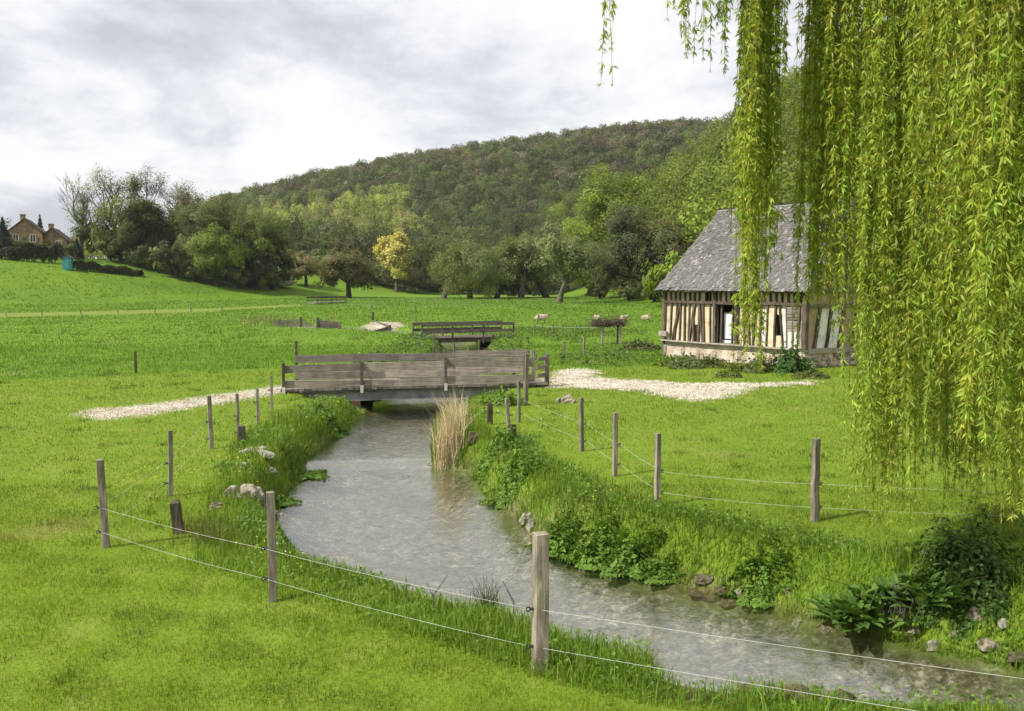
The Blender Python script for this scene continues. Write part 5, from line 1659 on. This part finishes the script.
def turf_cols(x, y, r):
    n = len(x); lm = lush_mask(x, y)[:, None]
    c = LAWN[r.choice(4, n, p=[.38, .3, .22, .10])] * (1 - lm) + LUSH[r.choice(4, n, p=[.35, .3, .2, .15])] * lm
    d = sstep((vnoise(x * .7, y * .7, 31) * vnoise(x * 1.9, y * 1.9, 32) - .10) / .25)
    rimd = np.hypot(np.interp(y, [5, 6.8, 7.2, 7.6, 8.6, 10], [6, 3.6, 2.0, 1.2, .2, -2.4]) - x, 0)
    d = np.clip(d + .7 * sstep((1.5 - rimd) / 1.2) * (y < 10) * (vnoise(x * 2.3, y * 2.3, 33) > -.25), 0, .9)[:, None] * (1 - lm)
    c = c * (1 - d) + np.array((0.22, 0.22, 0.06)) * d
    cl = (1.1 + .12 * sstep((13 - y) / 4) + .16 * vnoise(x * 1.3, y * 1.3, 81) + .3 * vnoise(x * 4.5, y * 4.5, 82) - .1 * sstep((x - 1) / 3))[:, None]  # shade of turf crevices put into the clump tint; near end brightened
    return c * cl * (1 + r.uniform(-.25, .25, (n, 1)) * np.where(y > 40, .45, 1)[:, None])


mbx = MB()
x, y = scatter(640000, 3.6, 14, .66); x, y = clean(x, y, dmin=.3)
k = np.hypot(x - P(715, 676)[0], (y - P(715, 676)[1]) * 1.3) > .3 + .25 * gr.uniform(0, 1, len(x)); x, y = x[k], y[k]
hm = (1 + .3 * vnoise(x * 2.1, y * 2.1, 83) + .5 * vnoise(x * 6.5, y * 6.5, 96)) * gr.uniform(.5, 1.35, len(x))
blades(mbx, x, y, (0.03 + .0022 * y) * hm, .0045 + .00045 * y, .65, turf_cols(x, y, gr), gr, 0, False)
x, y = scatter(260000, 14, 45, .66); x, y = clean(x, y, dmin=.3)
hm = (1 + .35 * vnoise(x * 1.6, y * 1.6, 84)) * gr.uniform(.5, 1.3, len(x)) * (1 + .5 * lush_mask(x, y))
blades(mbx, x, y, (.028 + .0016 * y) * hm, .005 + .0006 * y, .65, turf_cols(x, y, gr), gr, 0, False)
x, y = scatter(170000, 45, 190, .64); x, y = clean(x, y)
k = poly_sd(x, y, STRIP) > 0; x, y = x[k], y[k]
hm = (1 + .5 * vnoise(x * .5, y * .5, 85)) * gr.uniform(.4, 1.3, len(x))
blades(mbx, x, y, np.minimum(.05 + .0009 * y, .15) * hm, .0013 * y, .8, turf_cols(x, y, gr), gr, 0, False)
n = 26000
x = gr.uniform(-130, -25, n); y = gr.uniform(95, 185, n)
k = (height(x, y) > .4) & (vnoise(x * .35, y * .35, 98) + .6 * vnoise(x * 1.1, y * 1.1, 99) > -.1); x, y = x[k], y[k]
blades(mbx, x, y, .2 * gr.uniform(.5, 1.3, len(x)), .26, .9, turf_cols(x, y, gr) * .85, gr, 0, False)
n = 420
tx, ty = scatter(n, 5, 60, .6); tx, ty = clean(tx, ty, dmin=.5); n = len(tx)
x = np.repeat(tx, 46) + gr.normal(0, 1, n * 46) * np.repeat(.03 + .004 * ty, 46); y = np.repeat(ty, 46) + gr.normal(0, 1, n * 46) * np.repeat(.03 + .004 * ty, 46)
c = np.repeat(np.array([(0.07, 0.13, 0.012), (0.1, 0.17, 0.014), (0.14, 0.16, 0.05), (0.08, 0.12, 0.02)])[gr.integers(0, 4, n)], 46, 0) * gr.uniform(.75, 1.25, (n * 46, 1))
blades(mbx, x, y, (.05 + .0022 * y) * gr.uniform(.5, 1.4, n * 46), .004 + .0006 * y, .7, c, gr, 0, False)
tag(mbx.build('meadow_grass', M['grass']), 'short bright green turf covering the meadow and lawn', 'grass', kind='stuff')

# longer bank grass
mbx = MB()
n = 560000
x, y = scatter(n, 4.6, 34, .68)
s = poly_sd(x, y, STREAM)
wband = 1.25 + .5 * vnoise(x * .9, y * .9, 86)
k = (s > .0) & (s < wband) & (gr.uniform(0, 1, n) < np.clip(1.35 - s / wband, .1, 1)) & (vnoise(x * 1.7, y * 1.7, 21) * .3 + .04 < s + .3 * gr.uniform(0, 1, n))
soilspot = np.hypot(x - P(715, 676)[0], (y - P(715, 676)[1]) * 1.3) < .45
k &= ~soilspot
x, y = x[k], y[k]
tall = (1 + .55 * vnoise(x * 1.3, y * 1.3, 87)) * gr.uniform(.45, 1.25, len(x))
c = np.array([(0.1, 0.18, 0.018), (0.125, 0.21, 0.02), (0.085, 0.15, 0.018), (0.19, 0.22, 0.055)])[gr.choice(4, len(x), p=[.32, .35, .18, .15])] * gr.uniform(.7, 1.3, (len(x), 1)) * (1.2 + .3 * (y < 10.5))[:, None]
hbr = 1 - .6 * (np.abs(-(x - BRL[0]) * BRU[1] + (y - BRL[1]) * BRU[0]) < 1.8)
hb = hbr * np.where(y < 9.5, .13 + .16 * np.clip(vnoise(x * 3.1, y * 3.1, 97), 0, 1), .19) + .1 * sstep((y - 15) / 5) * (1 - sstep((y - 21) / 3)) - .08 * sstep((y - 21) / 3)
blades(mbx, x, y, hb * tall, .0045 + .0005 * y, .5, c, gr, 0, True)
tag(mbx.build('bank_grass', M['grass']), 'long fresh grass growing along both banks of the stream', 'grass', kind='stuff')

# broad-leaved ground cover on the banks
n = 210000
x, y = scatter(n, 4.8, 32, .68)
s = poly_sd(x, y, STREAM)
pat = vnoise(x * 1.1, y * 1.1, 88) + .6 * vnoise(x * 2.7, y * 2.7, 89)
k = (s > .02) & (s < 1.25) & (pat > np.where((x > 1) & (y < 16), -.4, -.05)) & ((y > 10.5) | (gr.uniform(0, 1, n) < .3) | (x > 4.5))
k &= ~(np.hypot(x - P(715, 676)[0], (y - P(715, 676)[1]) * 1.3) < .5)
x, y = x[k], y[k]; n = len(x)
z = height(x, y) + gr.uniform(0, .15, n) * (1 + .6 * vnoise(x * 2, y * 2, 90))
nrm = np.stack([np.zeros(n), np.full(n, -.2), np.full(n, 1.)], 1) + gr.normal(0, .5, (n, 3))
V, Qd = leaf_quads(np.stack([x, y, z], 1), nrm, (.014 + .0014 * y) * gr.uniform(.6, 1.3, n), .6, gr)
c = np.array(GREEN)[gr.integers(0, 3, n)] * gr.uniform(.8, 1.4, (n, 1))
tag(MB().add(V, Qd, col=np.repeat(c, 4, 0)).build('bank_herbs', M['herb']), 'low leafy weeds mixed into the stream banks', 'ground cover', kind='stuff')

# flowers sprinkled (buttercups and daisies) on banks
n = 900
x, y = scatter(n * 6, 8, 45, .5)
s = poly_sd(x, y, STREAM); k = (s > .3) & (s < 3.0) & (vnoise(x, y, 91) > .1); x, y = x[k][:n], y[k][:n]
z = height(x, y) + gr.uniform(.07, .2, len(x))
V, Qd = leaf_quads(np.stack([x, y, z], 1), np.tile((0, -.3, 1.), (len(x), 1)) + gr.normal(0, .2, (len(x), 3)), .008 + .0005 * y, 1, gr)
c = np.where(gr.uniform(0, 1, len(x))[:, None] < .8, (.6, .47, .02), (.7, .7, .66))
tag(MB().add(V, Qd, col=np.repeat(c, 4, 0)).build('meadow_flowers', M['herb']), 'scattered tiny yellow and white flowers in the bank grass', 'flowers', kind='stuff')

# rough weeds in the pasture between the bridges
n = 26000
x = gr.uniform(-6, 16, n); y = gr.uniform(29.5, 62, n)
pat = vnoise(x * .5, y * .5, 92) + .6 * vnoise(x * 1.4, y * 1.4, 93)
sd = poly_sd(x, y, STREAM)
k = ((pat > .32) | ((sd < 2.2) & (y > 31))) & (sd > .1) & (poly_sd(x, y, GRAVEL_R) > .6) & (poly_sd(x, y, BARN_POLY) > .8) & (y > 33 + np.maximum(0, x - 2) * .6)
x, y = x[k], y[k]; n = len(x)
z = height(x, y) + gr.uniform(0, .34, n) * (1 + .5 * vnoise(x, y, 94))
V, Qd = leaf_quads(np.stack([x, y, z], 1), np.tile((0, -.3, .9), (n, 1)) + gr.normal(0, .5, (n, 3)), .075 * gr.uniform(.5, 1.3, n), .6, gr)
c = np.array([(0.06, 0.12, 0.015), (0.09, 0.16, 0.015), (0.05, 0.085, 0.02), (0.17, 0.19, 0.02)])[gr.choice(4, n, p=[.4, .3, .2, .1])] * gr.uniform(.7, 1.3, (n, 1))
tag(MB().add(V, Qd, col=np.repeat(c, 4, 0)).build('pasture_weeds', M['herb']), 'rough weeds and nettles around the second footbridge', 'weeds', kind='stuff')
# dead brown scrub by the pale bend
n = 2200
x = gr.uniform(-26, -14, n); y = gr.uniform(64, 100, n)
sd = poly_sd(x, y, STREAM); k = (sd > .2) & (sd < 3.5) & (vnoise(x * .6, y * .6, 95) > -.15); x, y = x[k], y[k]; n = len(x)
mbx = MB(); blades(mbx, x, y, gr.uniform(.2, .7, n), .06, .5, np.array([(.26, .21, .13), (.17, .19, .06), (.12, .19, .03)])[gr.integers(0, 3, n)] * gr.uniform(.7, 1.3, (n, 1)), gr, 0, False)
tag(mbx.build('dry_scrub', M['straw']), 'brownish dry scrub around the pale bend of the stream', 'scrub', kind='stuff')

# loose stones on the gravel tracks
mbx = MB()
n = 26000
x = np.concatenate([gr.uniform(-12.5, -6, n // 3), gr.uniform(.5, 12, n)]); y = np.concatenate([gr.uniform(20, 28, n // 3), gr.uniform(23, 36, n)])
gm = gravel_glare_mask(x, y); k = gm > gr.uniform(.1, 1.0, len(x)); x, y = x[k], y[k]; n = len(x)
z = height(x, y)
base = np.array([(1, 0, 0), (0, 1, 0), (-1, 0, 0), (0, -1, 0), (0, 0, .75)], float)
sz = gr.uniform(.015, .045, n)[:, None, None]
rot = gr.uniform(0, 6.28, n); ca, sa = np.cos(rot)[:, None], np.sin(rot)[:, None]
bx = base[None] * gr.uniform(.6, 1.2, (n, 5, 1))
V = np.stack([bx[:, :, 0] * ca - bx[:, :, 1] * sa, bx[:, :, 0] * sa + bx[:, :, 1] * ca, bx[:, :, 2]], -1) * sz + np.stack([x, y, z], 1)[:, None]
o_ = np.arange(n)[:, None, None] * 5
T = (o_ + np.array([[0, 1, 4], [1, 2, 4], [2, 3, 4], [3, 0, 4]])[None]).reshape(-1, 3)
c = np.repeat(gr.uniform(.65, 1.2, (n, 1)) * np.array((1, .97, .92)), 5, 0)
tag(mbx.add(V.reshape(-1, 3), None, T, c).build('gravel', M['pebble']), 'loose pale stones on the gravel tracks at both bridge ends', 'gravel', kind='stuff')

# ------------------------------------------------------------------ foreground weeping willow
wr = np.random.default_rng(123)
WX, WY = 7.1, 10.6
wil = thing('weeping_willow', (WX, WY, H1(WX, WY)), 'big weeping willow with long yellow-green strands curtaining the lawn and barn', 'tree')
wz0 = H1(WX, WY)
trunk = MB(); strands = MB(); leaves = MB()
fork = np.array([WX - .1, WY - .1, 2.9])
trunk.add(*tube([(WX, WY, wz0 - .4), (WX + .05, WY, 1.2), (WX - .02, WY, 2.1), fork], [.55, .42, .38, .36], 12))


def strand(top, zb, r, dens=38, thick=.0045, lsz=.075, sway=.10):
    n = max(4, int((top[2] - zb) / .35) + 2)
    zs = np.linspace(top[2], zb, n)
    ph = r.uniform(0, 6.28, 2); f = r.uniform(.5, 1.1)
    dx = sway * np.sin(zs * f + ph[0]); dy = sway * np.sin(zs * f * .9 + ph[1])
    dx -= dx[0]; dy -= dy[0]
    pts = np.stack([top[0] + dx, top[1] + dy, zs], 1)
    V, Qd, T = tube(pts, np.linspace(thick, .0016, n), 3, False)
    strands.add(V, Qd, col=np.array((.2, .17, .03)) * r.uniform(.7, 1.2))
    L = top[2] - zb; m_ = int(L * dens)
    nodes = np.sort(r.uniform(0, 1, max(4, int(m_ / 4.5)))); t = np.clip(nodes[r.integers(0, len(nodes), m_)] + r.normal(0, .012 / L, m_), 0, 1)
    zz = top[2] + (zb - top[2]) * t
    bx, by = np.interp(-zz, -zs, pts[:, 0]), np.interp(-zz, -zs, pts[:, 1])
    a = r.uniform(0, 6.28, m_)
    el = r.uniform(-1.45, -.2, m_)
    d = np.stack([np.cos(a) * np.cos(el), np.sin(a) * np.cos(el), np.sin(el)], 1)
    l = lsz * r.uniform(.55, 1.3, m_) * (1 - .35 * (t > .95)); w = l * r.uniform(.18, .28, m_)
    sd = np.cross(d, r.normal(0, 1, (m_, 3))); sd /= np.linalg.norm(sd, axis=1)[:, None] + 1e-9
    b = np.stack([bx, by, zz], 1)
    mid = b + d * (l * .45)[:, None]; tip = b + d * l[:, None] + np.array([0, 0, -1]) * (l * .12)[:, None]
    V = np.stack([b, mid - sd * w[:, None] / 2, tip, mid + sd * w[:, None] / 2], 1).reshape(-1, 3)
    pal = np.array([(0.32, 0.425, 0.05), (0.39, 0.49, 0.075), (0.25, 0.355, 0.04), (0.39, 0.43, 0.06), (0.43, 0.42, 0.07)])
    tint = r.uniform(.78, 1.2) * np.array([r.uniform(.88, 1.14), 1, 1])
    c = pal[r.choice(5, m_, p=[.34, .26, .22, .12, .06])] * r.uniform(.8, 1.2, (m_, 1)) * tint
    leaves.add(V, np.arange(4 * m_).reshape(-1, 4), col=np.repeat(c, 4, 0))


# clusters: pixel column, distance, radius, strands, lowest pixel row
CL = [(743, 9.2, .05, 5, 250), (748, 9.0, .06, 8, 345), (753, 9.1, .07, 10, 365), (757, 8.9, .03, 4, 400), (764, 9.4, .05, 8, 300), (751, 9.6, .08, 8, 290), (745, 8.8, .06, 6, 230), (768, 9.5, .05, 5, 240), (760, 9.2, .06, 6, 280),
      (782, 9.9, .12, 3, 110), (786, 10.4, .1, 2, 160), (777, 9.3, .08, 2, 45), (788, 9.2, .06, 1, 80),
      (805, 9.6, .07, 7, 250), (813, 9.4, .09, 10, 300), (824, 9.9, .12, 10, 310), (836, 9.3, .12, 10, 290), (848, 9.0, .12, 9, 320), (857, 9.6, .14, 10, 330), (815, 10.3, .1, 7, 260), (832, 10.4, .14, 8, 280), (850, 10.6, .15, 8, 300), (803, 9.4, .04, 4, 340),
      (868, 9.2, .1, 9, 390), (876, 8.8, .1, 9, 460), (886, 8.6, .13, 10, 520), (896, 8.7, .14, 9, 510), (882, 8.9, .16, 8, 495), (906, 8.9, .18, 9, 480), (915, 9.2, .2, 10, 455), (870, 10.2, .22, 8, 400),
      (928, 9.6, .22, 10, 440), (940, 9.9, .25, 10, 465), (955, 10.0, .25, 11, 470), (975, 9.8, .25, 11, 485), (990, 9.5, .22, 11, 495), (1005, 9.9, .25, 10, 480), (965, 11.0, .3, 7, 450), (935, 11.2, .3, 6, 420), (900, 11.0, .2, 5, 380), (1000, 11.2, .3, 6, 450),
      (945, 7.6, .12, 6, 330), (958, 7.3, .14, 8, 400), (972, 7.2, .13, 8, 430), (985, 7.0, .13, 8, 450), (1000, 6.9, .13, 8, 465), (1013, 6.8, .12, 7, 480), (1024, 7.0, .14, 8, 520), (1040, 7.0, .16, 8, 500), (1010, 7.6, .15, 7, 420), (962, 8.0, .16, 7, 300), (925, 8.2, .12, 5, 250), (1055, 7.4, .2, 8, 480),
      (1060, 8.6, .3, 10, 500), (1085, 8.0, .3, 9, 480), (1100, 9.5, .4, 12, 520), (1140, 8.6, .4, 12, 500), (1090, 11.2, .4, 12, 440), (1170, 10, .5, 14, 480), (1040, 12.2, .4, 10, 420), (980, 12.4, .3, 5, 400), (930, 12.2, .2, 4, 370), (1200, 12, .6, 14, 430), (1120, 13, .6, 14, 420),
      (605, 8.4, .05, 2, 92), (612, 8.3, .05, 1, 50), (598, 8.5, .05, 1, 30), (662, 8.6, .06, 2, 28), (676, 8.6, .06, 3, 62), (690, 8.7, .06, 3, 45), (702, 8.8, .05, 4, 84), (714, 8.8, .05, 4, 80), (724, 8.9, .06, 4, 60), (668, 8.9, .1, 2, 20), (710, 9.1, .1, 3, 40)]
ends = {}
for px, d, rad, n, yb_ in CL:
    x0 = at_px(px, d); yb_ = yb_ + (26 if px > 880 else 12 if px > 795 else 0)
    zb = CAM_H - (yb_ - HOR) / F_PX * d * 1.0
    dist = math.hypot(x0 - WX, d - WY)
    zt = 8.9 - .035 * dist * dist - .2 * wr.uniform()
    key = (round(math.atan2(d - WY, x0 - WX) / .45), 1 if dist > 2.4 else 0)
    ends.setdefault(key, []).append((x0, d, zt))
    for k in range(int(n * 1.65) if n > 4 else n):
        sp = .75 if px < 870 else .85
        tx, ty = x0 + wr.normal(0, rad * sp), d + wr.normal(0, rad * 1.5)
        zbk = zb + abs(wr.normal(0, .32 if n > 3 else .05)) * min(1, (zt - zb) / 3)
        if wr.uniform() < .18: zbk = zb + wr.uniform(0, .55) * (zt - zb)
        near = d < 8.1
        strand((tx, ty, zt + wr.uniform(-.3, .3)), zbk, wr, int((98 if not near else 88) * wr.uniform(.55, 1.2)), .004, .067 if not near else .075, .05 if px < 870 else .08)
# limbs carrying the strands
for key, es in ends.items():
    tgt = np.mean(es, 0)
    far = max(es, key=lambda q: math.hypot(q[0] - WX, q[1] - WY))
    a = fork; b_ = np.array([(fork[0] * 2 + tgt[0]) / 3, (fork[1] * 2 + tgt[1]) / 3, 6.8]); c_ = np.array([tgt[0], tgt[1], tgt[2] + .25]); d_ = np.array([far[0], far[1], far[2] + .05])
    tt = np.linspace(0, 1, 12)[:, None]
    crv = (1 - tt) ** 3 * a + 3 * (1 - tt) ** 2 * tt * b_ + 3 * (1 - tt) * tt ** 2 * c_ + tt ** 3 * d_
    trunk.add(*tube(crv, np.linspace(.17, .015, 12), 7))
    for q in es:
        i_ = 7
        mid = (crv[i_] + np.array(q)) / 2 + (0, 0, .2)
        trunk.add(*tube([crv[i_], mid, np.array(q) + (0, 0, .1), np.array(q) - (0, 0, .3)], [.03, .022, .014, .006], 5))
# one dead twig poking out of the curtain
a = PD(905, 262, 8.2); b_ = PD(925, 215, 8.1); c_ = PD(945, 207, 8.0)
trunk.add(*tube([a, (a + b_) / 2 + (0.01, 0, .05), b_, c_], [.004, .006, .007, .008], 5))
off = np.array([-WX, -WY, -wz0])
for mm in (trunk, strands, leaves):
    mm.V = [v + off for v in mm.V]
trunk.build('trunk', M['bark'], wil, True)
strands.build('strands', M['wleaf'], wil)
leaves.build('crown', M['wleaf'], wil)
